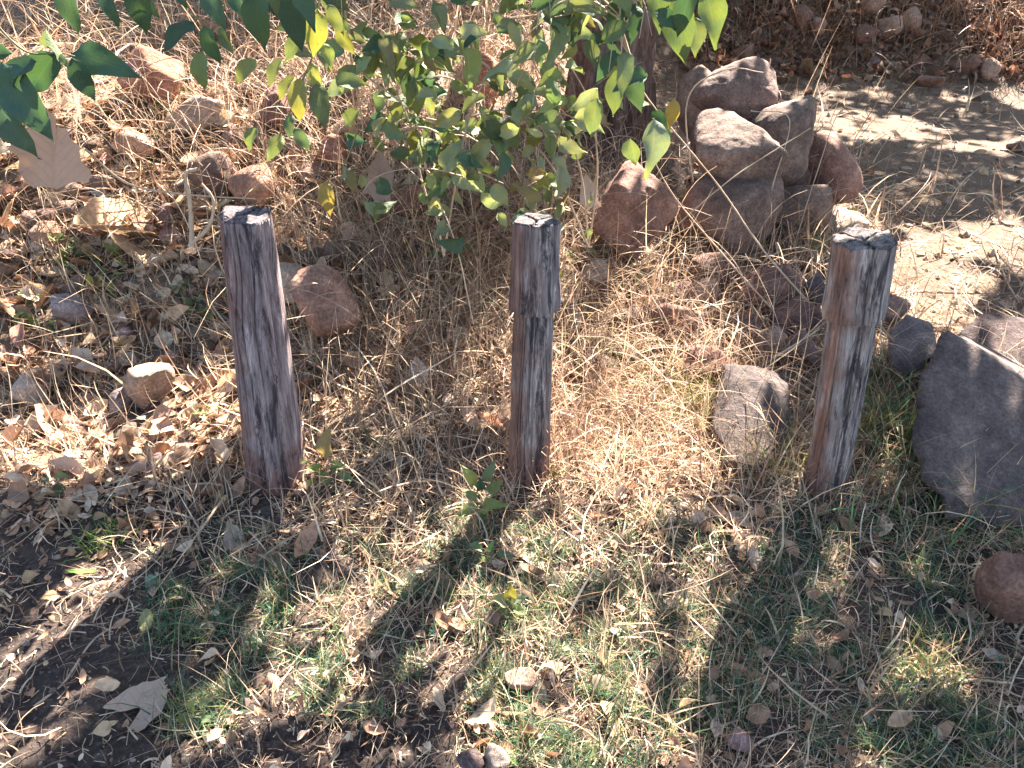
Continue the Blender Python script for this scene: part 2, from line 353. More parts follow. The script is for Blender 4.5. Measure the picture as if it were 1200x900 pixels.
# ---------------------------------------------------------------- wooden posts
def make_post(basepx, toppx, lean, wb, wt, collar, seed, label, yawr):
    B = G(*basepx); T = atY(toppx[0], toppx[1], B[1]+lean)
    db, dt = proj(B)[2], proj(T)[2]; rb, rt = wb/2*db/FPX, wt/2*dt/FPX
    ax = T-B; L = np.linalg.norm(ax); ax /= L
    xa = np.array([1., 0, 0])-ax*ax[0]; xa /= np.linalg.norm(xa); ya = np.cross(ax, xa); q = Matrix((xa, ya, ax)).transposed().to_quaternion(); root = thing('wooden_post', B, label, 'post', 'wooden posts standing in a row'); root.rotation_mode = 'QUATERNION'; root.rotation_quaternion = q
    r_ = np.random.default_rng(seed); NT, NZ = 190, 170
    th = np.arange(NT)/NT*2*math.pi
    tnt = {1: (1.2, 1.07, 1.1), 2: (1.15, 1.12, 1.12), 3: (1.38, 1.32, 1.26)}[seed]; ns = 7; fa = np.sort(np.arange(ns)/ns*2*math.pi+r_.uniform(-.25, .25, ns)+yawr); fd = r_.uniform(.86, .98, ns)
    def prof(th, z):
        k = np.clip(np.cos(th[..., None]-fa)/fd, 1e-3, None); r = (k**34).sum(-1)**(-1/22)
        return r
    ck = [(r_.uniform(0, 6.28), r_.uniform(.018, .03), r_.uniform(.0015, .004), r_.uniform(0, L*.8), r_.uniform(.15, .5)) for _ in range(16)]
    ck += [(-math.pi/2+r_.uniform(-.9, .9), .02, .005, L*r_.uniform(.4, 1), .4) for _ in range(4)]
    def surf(TH, Z, extra=0.):
        rr = (rb+(rt-rb)*np.clip(Z/L, 0, 1))*prof(TH, Z)+extra
        g = .0008*vn(np.cos(TH)*22, np.sin(TH)*22, Z*6, seed)+.0014*vn(np.cos(TH)*50, np.sin(TH)*50, Z*14, seed+1)+.0035*fbm(np.cos(TH)*2, np.sin(TH)*2, Z*4, 3, seed+2)
        dark = np.zeros_like(rr)
        for (a, w, dep, zc, zl) in ck:
            a2 = a+.12*vn(Z*5, a, 0, seed+4); dd = np.abs((TH-a2+math.pi) % (2*math.pi)-math.pi)
            f = np.exp(-(dd/w)**2)*np.clip(1-((Z-zc)/zl)**2, 0, 1); g = g-dep*f; dark = np.maximum(dark, f*min(1, dep*230))  # shade of the cracks painted in as dark colour, real depth is shallow
        return rr+g, dark
    def colr(TH, Z, dark):
        red = np.clip(.72*np.exp(-((TH-math.pi*(1.18 if seed != 2 else 1.1)+math.pi) % (2*math.pi)-math.pi)**2/.45)+.7*(1-sm(.04, .38, Z/L)), 0, 1)
        if seed == 2: red = np.clip(red+.25, 0, 1)
        bl = np.clip(.8*np.exp(-((TH-math.pi*1.62+math.pi) % (2*math.pi)-math.pi)**2/.4), 0, 1)
        return np.stack([red, bl, dark*.85], -1)
    zt = L if not collar else collar*L+.05
    TH, Z = np.meshgrid(th, np.linspace(-.12, zt, NZ)); sh = (-.014 if seed == 3 else -.011) if collar else 0.
    rr, dk = surf(TH, Z, sh if collar else 0.)
    def grid(V, n0, n1):
        i = np.arange(n1-1)[:, None]*n0; j = np.arange(n0)[None]; k = (j+1) % n0
        return np.stack([i+j, i+k, i+n0+k, i+n0+j], -1).reshape(-1, 4)
    def top_rings(rr_top, zt_):
        out, co = [], []
        for s in np.linspace(1, .02, 34)[0:]:
            r = rr_top*s; x, y = r*np.cos(th), r*np.sin(th)
            zz = zt_ + np.where(s > .97, 0, .004) + (.005 if seed == 3 else .001)*fbm(x*60, y*60, 0, 3, seed+8) - .003*(s > .985) + (.010 if seed == 3 else .001)*np.clip(fbm(x*28, y*28, 0, 3, seed+9), -.3, 1)
            rad = np.zeros_like(x)
            for a in ([.6, 2.3, 4.5] if seed != 1 else [1.1, 3.9]):
                dd = np.abs(np.sin(th-a-.25*vn(s*6, a, 0, seed)))*r; m_ = (np.cos(th-a) > 0)
                f = np.exp(-(dd/.0035)**2)*m_*sm(1.0, .8, np.full_like(dd, s)*0+abs(s-.1)); rad = np.maximum(rad, f)
            ringn = .5+.5*np.cos(r*900); zz = zz-.012*rad-.0008*ringn
            out.append(np.stack([x, y, zz], -1)); co.append(np.stack([0*x, .6+0*x, np.clip(rad*.9+.45+.4*fbm(x*45, y*45, 0, 3, seed+30), 0, 1)], -1))
        return out, co
    V = np.stack([rr*np.cos(TH), rr*np.sin(TH), Z], -1); C = colr(TH, Z, dk)
    if not collar:
        tr, tc = top_rings(rr[-1], zt); V = np.concatenate([V, np.array(tr)]); C = np.concatenate([C, np.array(tc)])
    n1 = len(V)
    o = link('shaft', raw_mesh('shaft', V.reshape(-1, 3), grid(V, NT, n1), MW, True, C.reshape(-1, 3)), root); o.color = (*tnt, 1)
    if collar:
        zb = collar*L; tri = np.abs(((th*(20 if seed == 2 else 13)/math.pi/2) % 1)*2-1)
        zlow = zb+.017*(tri-.5)*(1 if seed == 2 else .7)*(.6+.4*np.sin(th*3+seed))+.008*vn(np.cos(th)*5, np.sin(th)*5, 0, seed+20)+.012*np.clip(np.cos(th-.2), 0, 1)
        S = np.linspace(0, 1, 110)[:, None]; Z2 = zlow[None]+(L-zlow[None])*S; TH2 = np.broadcast_to(th, Z2.shape)
        bul = .004*np.exp(-(S*6-.3)**2)+.006*np.exp(-((S-.22)/.25)**2)*np.clip(np.cos(TH2), 0, 1)*(1 if seed == 2 else .3)
        rr2, dk2 = surf(TH2, Z2, .002+bul)
        V2 = np.stack([rr2*np.cos(TH2), rr2*np.sin(TH2), Z2], -1); C2 = colr(TH2, Z2, dk2)
        lip = np.stack([(rr2[0]-.02)*np.cos(th), (rr2[0]-.02)*np.sin(th), zlow+.006], -1)[None]
        tr, tc = top_rings(rr2[-1], L)
        V2 = np.concatenate([lip, V2, np.array(tr)]); C2 = np.concatenate([C2[:1]*0+np.array([.2, 0, .6]), C2, np.array(tc)])  # ring under the collar coloured dark, a painted shadow line
        oc = link('upper_collar', raw_mesh('upper_collar', V2.reshape(-1, 3), grid(V2, NT, len(V2)), MW, True, C2.reshape(-1, 3)), root); oc.color = (*tnt, 1)
    return root
make_post((325, 562), (287, 252), -.05, 72, 62, None, 1, 'purplish grey reddish post leaning left with smooth unnotched sides, leftmost of the three', .2)
make_post((620, 562), (629, 259), .02, 56, 55, .70, 2, 'slim grey wooden post in the middle with zigzag notched edge below its top section', .5)
make_post((967, 572), (1013, 280), .0, 64, 76, .745, 3, 'pale cracked wooden post beside the boulder, rotted top, brown left side', .1)

# ---------------------------------------------------------------- rocks one by one
PY = G(857, 300)[1]
print('PY', PY, 'trunk', G(715,190), G(742,290))
def rk(a, label, mat=MR_B, **k): return rock(*a, label=label, mat=mat, **k)
rk((857, 112, 96, 80), 'rounded grey purple boulder topmost at the back of the rock pile', MR_B, Yd=PY+.75, sharp=6, tint=(.9, .9, .95), cat='boulder', name='boulder', sub=5)
rk((820, 125, 54, 84), 'narrow grey rock tucked left behind the topmost boulder of the pile', MR_B, Yd=PY+.85, sharp=6)
rk((912, 168, 78, 112), 'tall tilted grey boulder with sunlit top leaning behind the middle of the pile', MR_B, Yd=PY+.5, tilt=-22, sharp=6, cat='boulder', name='boulder', sub=5, tint=(.88, .93, .95))
rk((862, 180, 100, 88), 'blocky grey boulder with bright flat top in the middle of the rock pile', MR_B, Yd=PY+.2, tilt=-8, sharp=6, cat='boulder', name='boulder', sub=5, tint=(.9, .95, .97))
rk((970, 198, 62, 78), 'reddish brown rounded boulder at the right end of the pile beside the path', MR_B, Yd=PY+.6, sharp=6, tilt=8, cat='boulder', name='boulder', tint=(1.35, 1.1, 1.05), sub=5)
rk((857, 258, 118, 108), 'large brown boulder at the foot of the rock pile', MR_B, Yd=PY+.05, sharp=6, cat='boulder', name='boulder', sub=5, tint=(.85, .85, .86))
rk((936, 243, 74, 52), 'low grey rock wedged under the right side of the pile', MR_B, Yd=PY+.4, sharp=6)
rk((742, 244, 96, 96), 'angular reddish rock left of the rock pile below the tree trunk', MR_B, Yd=G(742, 296)[1]-.12, sharp=20, tilt=20, cat='boulder', name='boulder', sub=5, tint=(1.15, .95, .9))
rk((722, 292, 56, 34), 'dark reddish stone under the angular rock left of the pile', MR_B, sharp=6, tint=(.8, .7, .7))
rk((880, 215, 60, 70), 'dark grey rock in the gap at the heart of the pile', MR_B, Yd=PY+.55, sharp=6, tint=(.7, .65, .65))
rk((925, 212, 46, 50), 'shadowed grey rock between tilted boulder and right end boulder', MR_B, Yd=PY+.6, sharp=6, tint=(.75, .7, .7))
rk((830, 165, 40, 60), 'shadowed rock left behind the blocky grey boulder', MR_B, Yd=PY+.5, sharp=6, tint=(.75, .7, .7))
rk((985, 262, 70, 34), 'flat sunlit tan stone just behind the top of the right post', MR_P, sharp=14)
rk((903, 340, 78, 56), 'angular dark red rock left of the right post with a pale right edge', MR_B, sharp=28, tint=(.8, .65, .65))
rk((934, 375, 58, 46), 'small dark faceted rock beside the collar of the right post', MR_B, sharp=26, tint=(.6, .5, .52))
rk((822, 342, 42, 32), 'small pinkish smooth stone below the rock pile', MR_P, sharp=10, tint=(.95, .78, .7))
rk((955, 340, 30, 44), 'narrow dark stone tucked against the left side of the right post', MR_G, sharp=16, tint=(.8, .75, .75))
rk((903, 404, 38, 40), 'rounded brown stone between the slab and the dark faceted rock', MR_B, sharp=8)
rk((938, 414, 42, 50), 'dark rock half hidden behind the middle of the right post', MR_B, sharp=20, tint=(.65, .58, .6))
rk((1042, 368, 50, 44), 'rounded brown rock showing right behind the right post', MR_B, sharp=10, tint=(1.1, 1, .95))
rk((872, 382, 44, 34), 'small reddish stone above the slab, left of the right post', MR_B, sharp=18)
rk((790, 375, 76, 48), 'brown flattish rock amid dry grass below the rock pile', MR_B, sharp=16, tint=(.95, .8, .75))
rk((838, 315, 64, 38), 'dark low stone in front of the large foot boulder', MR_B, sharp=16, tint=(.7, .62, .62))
rk((700, 322, 42, 34), 'pale lit rock right of the top of the middle post', MR_P, sharp=16)
rk((826, 428, 62, 48), 'reddish brown stone buried in straw left of the slab', MR_B, sharp=18, tint=(1, .75, .7))
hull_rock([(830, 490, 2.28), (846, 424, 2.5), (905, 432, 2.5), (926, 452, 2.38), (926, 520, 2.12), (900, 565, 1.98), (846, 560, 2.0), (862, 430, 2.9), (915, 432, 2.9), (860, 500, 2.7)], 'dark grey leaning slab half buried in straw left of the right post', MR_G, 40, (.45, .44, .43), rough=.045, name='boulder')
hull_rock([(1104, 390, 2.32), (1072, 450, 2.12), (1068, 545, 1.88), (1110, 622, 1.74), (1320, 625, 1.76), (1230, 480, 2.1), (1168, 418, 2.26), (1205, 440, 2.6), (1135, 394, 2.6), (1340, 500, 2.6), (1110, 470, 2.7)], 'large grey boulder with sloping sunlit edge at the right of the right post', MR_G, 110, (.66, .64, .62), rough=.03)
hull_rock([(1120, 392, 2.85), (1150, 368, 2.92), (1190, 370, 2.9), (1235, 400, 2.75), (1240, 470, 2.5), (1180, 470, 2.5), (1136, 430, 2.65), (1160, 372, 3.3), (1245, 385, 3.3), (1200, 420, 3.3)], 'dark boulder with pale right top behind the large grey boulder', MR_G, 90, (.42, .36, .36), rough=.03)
hull_rock([(1040, 392, 2.75), (1062, 368, 2.85), (1092, 378, 2.85), (1100, 418, 2.6), (1070, 445, 2.5), (1040, 435, 2.55), (1060, 376, 3.2), (1095, 385, 3.2)], 'grey wedge of rock between the right post and the large boulder', MR_G, 90, (.8, .8, .85), name='stone', sub=4, cat='stone')
rk((1186, 684, 74, 86), 'brown rounded rock at the right edge lying in the shaded grass', MR_B, sharp=22, cat='boulder', name='boulder', tint=(.95, .78, .72), sub=5)
rk((384, 352, 80, 74), 'round brown boulder right behind the leftmost post', MR_B, Yd=G(383, 396)[1]-.08, sharp=8, cat='boulder', name='boulder', tint=(1.35, 1.15, 1.05), sub=5)
rk((341, 333, 50, 46), 'pale pinkish rock touching the right side of the leftmost post', MR_P, Yd=G(341, 362)[1]-.05, sharp=14)
rk((84, 364, 44, 36), 'smooth grey stone alone in the sunlit straw at the left', MR_G, sharp=9, tint=(1.15, 1.15, 1.2))
rk((171, 458, 58, 54), 'tan rock in the sun left of the leftmost post', MR_P, sharp=15, tint=(.85, .78, .72))
rk((36, 460, 38, 42), 'tan roundish stone near the left edge of the photo', MR_P, sharp=12)
rk((139, 471, 26, 30), 'small grey stone touching the tan rock on its left side', MR_G, sharp=14, tint=(1.3, 1.3, 1.3))
rk((252, 205, 52, 56), 'dark round boulder above the leftmost post', MR_B, sharp=9, tint=(.75, .68, .66), name='boulder', cat='boulder')
rk((296, 219, 52, 50), 'orange brown smooth rock right behind the top of the leftmost post', MR_B, sharp=9, tint=(1.5, 1.2, 1.05))
rk((233, 136, 64, 42), 'angular rock with a white sunlit top on the left embankment', MR_P, sharp=28, tint=(.9, .85, .82))
rk((182, 92, 76, 70), 'reddish blocky rock under the overhanging leaves at the upper left', MR_B, sharp=28, tint=(1.7, 1.15, .95), name='boulder', cat='boulder')
rk((323, 132, 44, 58), 'dark maroon rock behind the hanging yellow green leaves', MR_B, sharp=16, tint=(.8, .62, .62))
rk((270, 162, 30, 34), 'small brown rock between the dark round boulder and the white topped rock', MR_B, sharp=14)
rk((159, 169, 48, 34), 'pinkish smooth stone in the sun beside the large dry leaf', MR_P, sharp=12, tint=(1, .8, .7))
rk((52, 275, 38, 30), 'small pink stone below the large dry leaf', MR_P, sharp=14, tint=(1, .8, .72))
rk((386, 180, 40, 42), 'orange red rock under the leafy shrub left of centre', MR_B, sharp=16, tint=(1.6, 1.05, .9))
rk((563, 98, 46, 60), 'orange red rock glowing behind the leafy shrub', MR_B, sharp=18, tint=(2.0, 1.05, .75))
rk((484, 240, 58, 48), 'dark red rock in a shaded hollow between left and middle posts', MR_B, sharp=16, tint=(.85, .62, .55))
rk((450, 304, 42, 40), 'brown stone in shade low between the leftmost and middle posts', MR_B, sharp=14, tint=(.8, .72, .7))
rk((610, 798, 40, 26), 'small tan block of stone in the near grass below the middle post', MR_P, sharp=22, tint=(.8, .7, .66))
rk((582, 888, 30, 32), 'small pale stone at the bottom edge of the photo', MR_P, sharp=14)
rk((552, 893, 34, 30), 'small dark stone at the bottom edge left of the pale one', MR_G, sharp=14, tint=(.8, .7, .7))
rk((868, 869, 30, 24), 'small pinkish grey stone half buried in near grass at lower right', MR_G, sharp=12, tint=(1.4, 1.15, 1.15))
rk((1193, 172, 26, 14), 'small dark stone lying on the path at the right edge', MR_B, sharp=12, sub=3)
for i, (a, lb) in enumerate([((940, 20, 28, 26), 'tan rounded stone high on the far bank'), ((1023, 8, 26, 24), 'tan stone cut by the top edge above the far bank'), ((1043, 32, 26, 24), 'sunlit tan stone on the far bank'), ((1016, 42, 28, 24), 'grey brown stone left below the sunlit stone on the far bank'), ((1137, 76, 24, 22), 'brown stone low on the far bank towards the right'), ((1162, 82, 24, 26), 'upright reddish stone low on the far bank at the right'), ((1066, 22, 24, 24), 'dark grey stone on the far bank right of the sunlit one'), ((872, 62, 26, 18), 'brown stone on the far bank above the rock pile'), ((1090, 96, 36, 14), 'flat brown stone at the foot of the far bank'), ((893, 80, 18, 18), 'small brown stone just above right of the rock pile'), ((960, 32, 16, 22), 'narrow upright grey stone on the far bank')]):
    rk(a, lb, [MR_B, MR_P, MR_P, MR_B][i % 4], sub=3, tint=(1, .85, .8), sharp=14)
# groups of small stones nobody can tell apart
def rocks_group(n, box, size, label, group, seed, mats, reject=None):
    r_ = np.random.default_rng(seed); base = []
    for k in range(6):
        V, F = rockverts(3 if size[1] > 16 else 2, seed*10+k, r_.choice([12, 22, 34]), rough=.06)
        base.append([raw_mesh('stone', V, F, m_, True) for m_ in mats])
    for i in range(n):
        px, py = r_.uniform(box[0], box[2]), r_.uniform(box[1], box[3])
        if reject and reject(px, py): continue
        g = G(px, py); w = r_.uniform(*size)*proj(g)[2]/FPX/2
        o = link('stone', base[r_.integers(6)][r_.integers(len(mats))], None, g+np.array([0, 0, w*.25]))
        o.scale = (w*r_.uniform(.8, 1.25), w*r_.uniform(.7, 1.1), w*r_.uniform(.5, .8)); o.rotation_euler = (r_.uniform(-.3, .3), r_.uniform(-.3, .3), r_.uniform(0, 6.3))
        t = r_.uniform(.65, 1.25); o.color = (t, t*r_.uniform(.8, 1), t*r_.uniform(.75, 1), 1)
        tag(o, label, 'stone', group)
rocks_group(90, (0, 110, 420, 340), (15, 42), 'small brown stone among dead leaves on the left embankment', 'small stones on the left embankment', 3, [MR_B, MR_P])
rocks_group(34, (0, 340, 280, 600), (14, 34), 'small stone in the sunlit straw left of the leftmost post', 'small stones left of the posts', 4, [MR_B, MR_P, MR_G])
rocks_group(60, (660, 290, 960, 440), (16, 40), 'small dark stone scattered below the rock pile', 'small stones below the rock pile', 5, [MR_B, MR_G])
rocks_group(60, (870, -20, 1260, 96), (8, 17), 'small brown stone in the litter of the far bank', 'small stones on the far bank', 6, [MR_B, MR_P])
rocks_group(22, (170, 575, 420, 640), (8, 20), 'small dark clod below the leftmost post', 'dark clods at the foot of the leftmost post', 7, [MR_G])
rocks_group(26, (420, 230, 700, 330), (10, 26), 'small stone in the shaded hollow behind the middle post', 'small stones behind the middle post', 8, [MR_B, MR_G])

# ---------------------------------------------------------------- light and shade pattern: gaps shaped into the unseen leaves overhead to let sun through
LIT = [(120, 350, 290, 230, 0, 1.0), (60, 130, 200, 90, 0, .95), (270, 170, 170, 90, 0, .9), (350, 420, 70, 130, 0, .75), (740, 490, 150, 125, 0, 1.), (750, 690, 130, 120, 0, .85),
       (630, 700, 230, 150, 0, .84), (250, 700, 110, 80, 0, .35), (660, 830, 190, 90, 0, .72), (440, 780, 130, 110, 0, .75), (440, 625, 130, 50, 0, .9), (370, 750, 55, 140, 38, .9), (100, 700, 180, 42, -38, 1.), (300, 850, 70, 50, 0, .8), (240, 640, 60, 40, 0, .6),
       (1090, 330, 85, 60, 0, 1.), (1110, 275, 50, 22, 0, 1.), (1190, 275, 45, 26, 0, 1.), (1050, 150, 90, 14, 0, .8), (1170, 165, 60, 10, 0, .8),
       (1000, 135, 40, 14, 0, .8), (890, 130, 90, 60, 0, .9), (990, 262, 45, 24, 0, 1.), (480, 90, 170, 90, 0, .75), (620, 80, 90, 90, 0, .75),
       (1085, 800, 34, 50, 30, .8), (1185, 440, 50, 50, 0, .8), (1120, 400, 40, 20, 0, .8), (600, 850, 110, 60, 0, .62), (520, 390, 120, 130, 0, .5), (700, 330, 90, 70, 0, .7), (720, 800, 90, 70, 0, .6), (850, 600, 80, 60, 0, .3), (850, 350, 80, 50, 0, .5), (960, 720, 240, 160, 0, .13)]
def lit_at(px, py):
    L = np.zeros_like(px)
    wx = 22*vn(px/38, py/38, 0, 31); wy = 16*vn(px/38, py/38, 9, 32)
    for cx, cy, rx, ry, a, v in LIT:
        kx, ky = min(1, rx/60), min(1, ry/45)
        dx, dy = px+wx*kx-cx, py+wy*ky-cy; c, s_ = math.cos(R(a)), math.sin(R(a)); u, w = dx*c-dy*s_*-1, -dx*s_*-1*-1+dy*c
        u = dx*c+dy*s_*(1 if a >= 0 else 1); w = -dx*s_+dy*c
        q = (u/rx)**2+(w/ry)**2; L = np.maximum(L, v*(1-sm(.7, 1.15, q)))
    return L*(1-.65*sm(75, 15, py))
OPEN = [(860, 82, PY+.75, .16), (905, 128, PY+.5, .13), (868, 152, PY+.2, .13), (835, 150, PY+.2, .10), (970, 168, PY+.6, .10), (1022, 275, 2.1, .10), (1035, 310, 2.05, .07), (1150, 412, 2.35, .12), (1185, 450, 2.3, .10), (1190, 374, 2.95, .12), (233, 122, 3.6, .15), (383, 328, 2.9, .10), (982, 258, 3.6, .12),
        (650, 540, 2.05, .05), (905, 325, 3.4, .06), (735, 212, 4.4, .1), (182, 70, 3.8, .12), (720, 70, 3.4, .15), (560, 60, 3.2, .2), (470, 60, 3.2, .18), (370, 40, 2.3, .15), (840, 15, 2.3, .12)]
# ---------------------------------------------------------------- the tree
TB = G(712, 192); TB[1] += .25; TB[2] = h(TB[0], TB[1])-.05
tree = thing('tree', TB, 'tree with thick furrowed red brown trunk behind the leafy shrub', 'tree')
def trunk_mesh():
    NT, NZ = 120, 150; TH, S = np.meshgrid(np.arange(NT)/NT*2*math.pi, np.linspace(0, 1, NZ)); Zz = S*3.4-.15
    r = .27*(1-.28*S)+.16*np.exp(-Zz*4.5)*(1+.4*np.cos(TH*4+1))
    f = np.abs(vn(np.cos(TH)*9, np.sin(TH)*9, Zz*2.2, 51)); r = r+.045*(f-.3)+.012*vn(np.cos(TH)*25, np.sin(TH)*25, Zz*9, 52)
    V = np.stack([r*np.cos(TH)+.12*S, r*np.sin(TH)+.1*S**2, Zz], -1); i = np.arange(NZ-1)[:, None]*NT; j = np.arange(NT)[None]; k = (j+1) % NT
    return V.reshape(-1, 3), np.stack([i+j, i+k, i+NT+k, i+NT+j], -1).reshape(-1, 4)
link('trunk', raw_mesh('trunk', *trunk_mesh(), MBARK), tree)
limb_ends = []
for k in range(8):
    a = math.radians(35)+k/7*math.radians(150); ln = rng.uniform(2, 4.2); z1 = rng.uniform(1.0, 2.4)
    e = np.array([math.cos(a)*ln+.12, math.sin(a)*ln, 3.1+z1]); mid = e*.5+np.array([0, 0, 1.9])*.6+rng.normal(size=3)*.15
    p = spline([np.array([.1, .08, 2.9]), mid, e, e*1.25+rng.normal(size=3)*.3], 20); limb_ends.append(p)
    link('limb', raw_mesh('limb', *tube(p, np.linspace(.13, .008, 20)**1*np.linspace(1, .3, 20), 7), MBARK), tree)
def leaf_quads(P, nrm_tilt, size, col, seed, aspect=.5, fold=.25, curl=.3, low=False):
    """simple bent leaves, 8 triangles each; P (N,3)"""
    r_ = np.random.default_rng(seed); N = len(P); yaw = r_.uniform(0, 2*math.pi, N); size = np.broadcast_to(size, (N,))
    a1 = r_.normal(0, nrm_tilt, N); a2 = r_.normal(0, nrm_tilt, N)
    u = np.stack([np.cos(yaw)*np.cos(a1), np.sin(yaw)*np.cos(a1), np.sin(a1)], -1)
    w = np.stack([-np.sin(yaw)*np.cos(a2), np.cos(yaw)*np.cos(a2), np.sin(a2)], -1); n = np.cross(u, w)
    asp = aspect*r_.uniform(.7, 1.3, N); cu = r_.normal(curl*.3, curl, N); fo = r_.normal(fold*.4, fold, N)
    ts = [-.5, -.25, .1, .38, .5]; ws = [.05, .42, .5, .25, .0]; V = []
    if low: ts, ws = [-.5, .05, .5], [.12, .5, .02]
    nr = len(ts)
    for t, wd in zip(ts, ws):
        for s_ in (-1, 0, 1):
            V.append(P+size[:, None]*(u*t+w*(s_*wd*asp)[:, None]+n*((cu*t*t*1.6)+abs(s_)*wd*fo+.02*s_)[:, None]))
    V = np.stack(V, 1).reshape(-1, 3); F = []
    for i in range(nr-1):
        for s_ in (0, 1): a = i*3+s_; F.append([a, a+1, a+4, a+3])
    F = (np.array(F)[None]+np.arange(N)[:, None, None]*3*nr).reshape(-1, 4)
    return V, F, np.repeat(col, 3*nr, 0)
def shade_canopy():  # unseen leaves overhead, kept only where their shade is wanted
    N = 66000; gx, gy = rng.uniform(-4.2, 5.2, N), rng.uniform(-.2, 14, N); gz = h0(gx, gy)+.03
    px, py, d = proj(np.stack([gx, gy, gz], -1)); L = lit_at(px, py)
    inside = (px > -30) & (px < 1230) & (py > -10) & (py < 930)
    nz = vn(gx*1.6, gy*1.6, 3, 77); Lo = np.where(nz > .25, .8, .15); L = np.where(inside, L, Lo)
    far = gy > 8.5; L = np.where(inside & far, np.where(vn(gx*2.5, gy*2.5, 1, 78) > .35, .6, .12), L)
    dap = vn(gx*9, gy*9, 0, 79)
    keep = rng.uniform(0, 1, N) < np.where(L > .5, np.clip(1.15-1.2*L, 0, 1)*.3, (1-L)**1.7*.85)*np.where(dap > .6, .3, 1)
    gx, gy, gz, L = gx[keep], gy[keep], gz[keep], L[keep]
    hz = rng.uniform(2.7, 4.0, len(gx))+2.2*sm(3.2, 5, gy)*sm(0, 1.5, gx); t = (hz-gz)/SUN[2]
    P = np.stack([gx, gy, gz], -1)+SUN*t[:, None]
    ok = np.ones(len(P), bool)
    for (x, y, Yk, rad) in OPEN:  # leaves cleared along the sun's line so light reaches chosen spots
        q = P-atY(x, y, Yk); q = q-(q@SUN)[:, None]*SUN; ok &= np.linalg.norm(q, axis=1) > rad
    return P[ok]
CP = shade_canopy(); cc = np.array([.07, .11, .03])*rng.uniform(.6, 1.5, (len(CP), 1))
v, f, c = leaf_quads(CP-TB, .55, rng.uniform(.12, .19, len(CP)), cc, 4, .75, low=True)
tag(link('shade_crown', raw_mesh('shade_crown', v, f, MGREEN, True, c), tree), kind='stuff')

# ---------------------------------------------------------------- scatter by what is seen
def scatter(N, dens, box=(-170, -50, 1370, 990), seed=1):
    r_ = np.random.default_rng(seed); px, py = r_.uniform(box[0], box[2], N), r_.uniform(box[1], box[3], N)
    k = r_.uniform(0, 1, N) < dens(px, py); px, py = px[k], py[k]
    p, ok = march(ORG, rays(px, py)); ok &= p[..., 1] < 16
    return p[ok], px[ok], py[ok]
def blob(px, py, L):
    r = np.zeros_like(px)
    for cx, cy, rx, ry, v in L: r = np.maximum(r, v*(1-sm(.4, 1.3, ((px-cx)/rx)**2+((py-cy)/ry)**2)))
    return r
def onpath(px, py):
    p_x = np.interp(py, [60, 95, 150, 230, 300, 370, 400], [930, 950, 965, 1020, 1055, 1075, 1500])
    return sm(-15, 25, px-p_x)*sm(88, 108, py)*(1-sm(372, 400, py-.12*np.clip(px-1090, 0, 300)*0))
def blades(P, L, Wd, th0, curl, drift, col, seg, seed, taper=.15, name='', mat=None, head=None):
    r_ = np.random.default_rng(seed); N = len(P); a = r_.uniform(0, 2*math.pi, N) if head is None else head
    L = np.broadcast_to(L, (N,)); Wd = np.broadcast_to(Wd, (N,)); p = P.copy(); roll = r_.uniform(-.9, .9, N); rows = []
    for k in range(seg+1):
        th = th0+curl*k/seg; aa = a+drift*k/seg
        if k: p = p+(L/seg)[:, None]*np.stack([np.sin(th)*np.cos(aa), np.sin(th)*np.sin(aa), np.cos(th)], -1)
        p[:, 2] = np.maximum(p[:, 2], h0(p[:, 0], p[:, 1])+.004+.01*(k/seg))
        wv = np.stack([-np.sin(aa)*np.cos(roll), np.cos(aa)*np.cos(roll), np.sin(roll)], -1); t = k/seg
        wd = (Wd/2*(1-(1-taper)*t**1.5))[:, None]; rows.append(p-wv*wd); rows.append(p+wv*wd)
    V = np.stack(rows, 1).reshape(-1, 3); F = np.array([[2*i, 2*i+1, 2*i+3, 2*i+2] for i in range(seg)])
    F = (F[None]+np.arange(N)[:, None, None]*(2*seg+2)).reshape(-1, 4)
    return V, F, np.repeat(col, 2*seg+2, 0)
def pal(N, cols, r_, var=.2, w=None):
    c = np.array(cols)[r_.choice(len(cols), N, p=w)]; return c*r_.uniform(1-var, 1+var, (N, 1))
STRAW = [(.64, .50, .33), (.54, .40, .26), (.76, .63, .45), (.36, .23, .15), (.62, .45, .31), (.25, .155, .10)]
GREEN = [(.08, .165, .085), (.13, .22, .09), (.06, .135, .09), (.22, .27, .12), (.10, .185, .13)]
# --- dry straw mat
def d_straw(px, py):
    d = .55*sm(215, 300, py)*(1-sm(600, 680, py))+.42*sm(600, 680, py)+.35*(1-sm(215, 300, py))
    d = d+blob(px, py, [(760, 500, 170, 140, .5), (480, 430, 130, 170, .4), (1000, 560, 130, 60, .35), (400, 60, 300, 90, .4), (620, 200, 140, 120, .25)])
    d = d*(1-.7*blob(px, py, [(880, 370, 100, 70, 1.), (365, 345, 50, 38, 1.), (230, 150, 170, 70, .8), (480, 260, 60, 60, .7), (171, 455, 40, 30, .8), (84, 362, 30, 24, .8)]))*(1-.7*onpath(px, py))*(1-.25*blob(px, py, [(110, 330, 190, 230, 1.)]))*(1-.86*blob(px, py, [(40, 850, 230, 130, 1.), (60, 640, 130, 90, .75), (180, 780, 90, 90, .8), (370, 890, 180, 60, .85), (900, 830, 60, 60, .4)]))
    cl = .55+.9*vn(px/26, py/20, 0, 91); return np.clip(d*np.clip(cl, .15, 1.4), 0, 1)
P, px, py = scatter(150000, d_straw, seed=21); r_ = np.random.default_rng(22); N = len(P); dd = proj(P)[2]
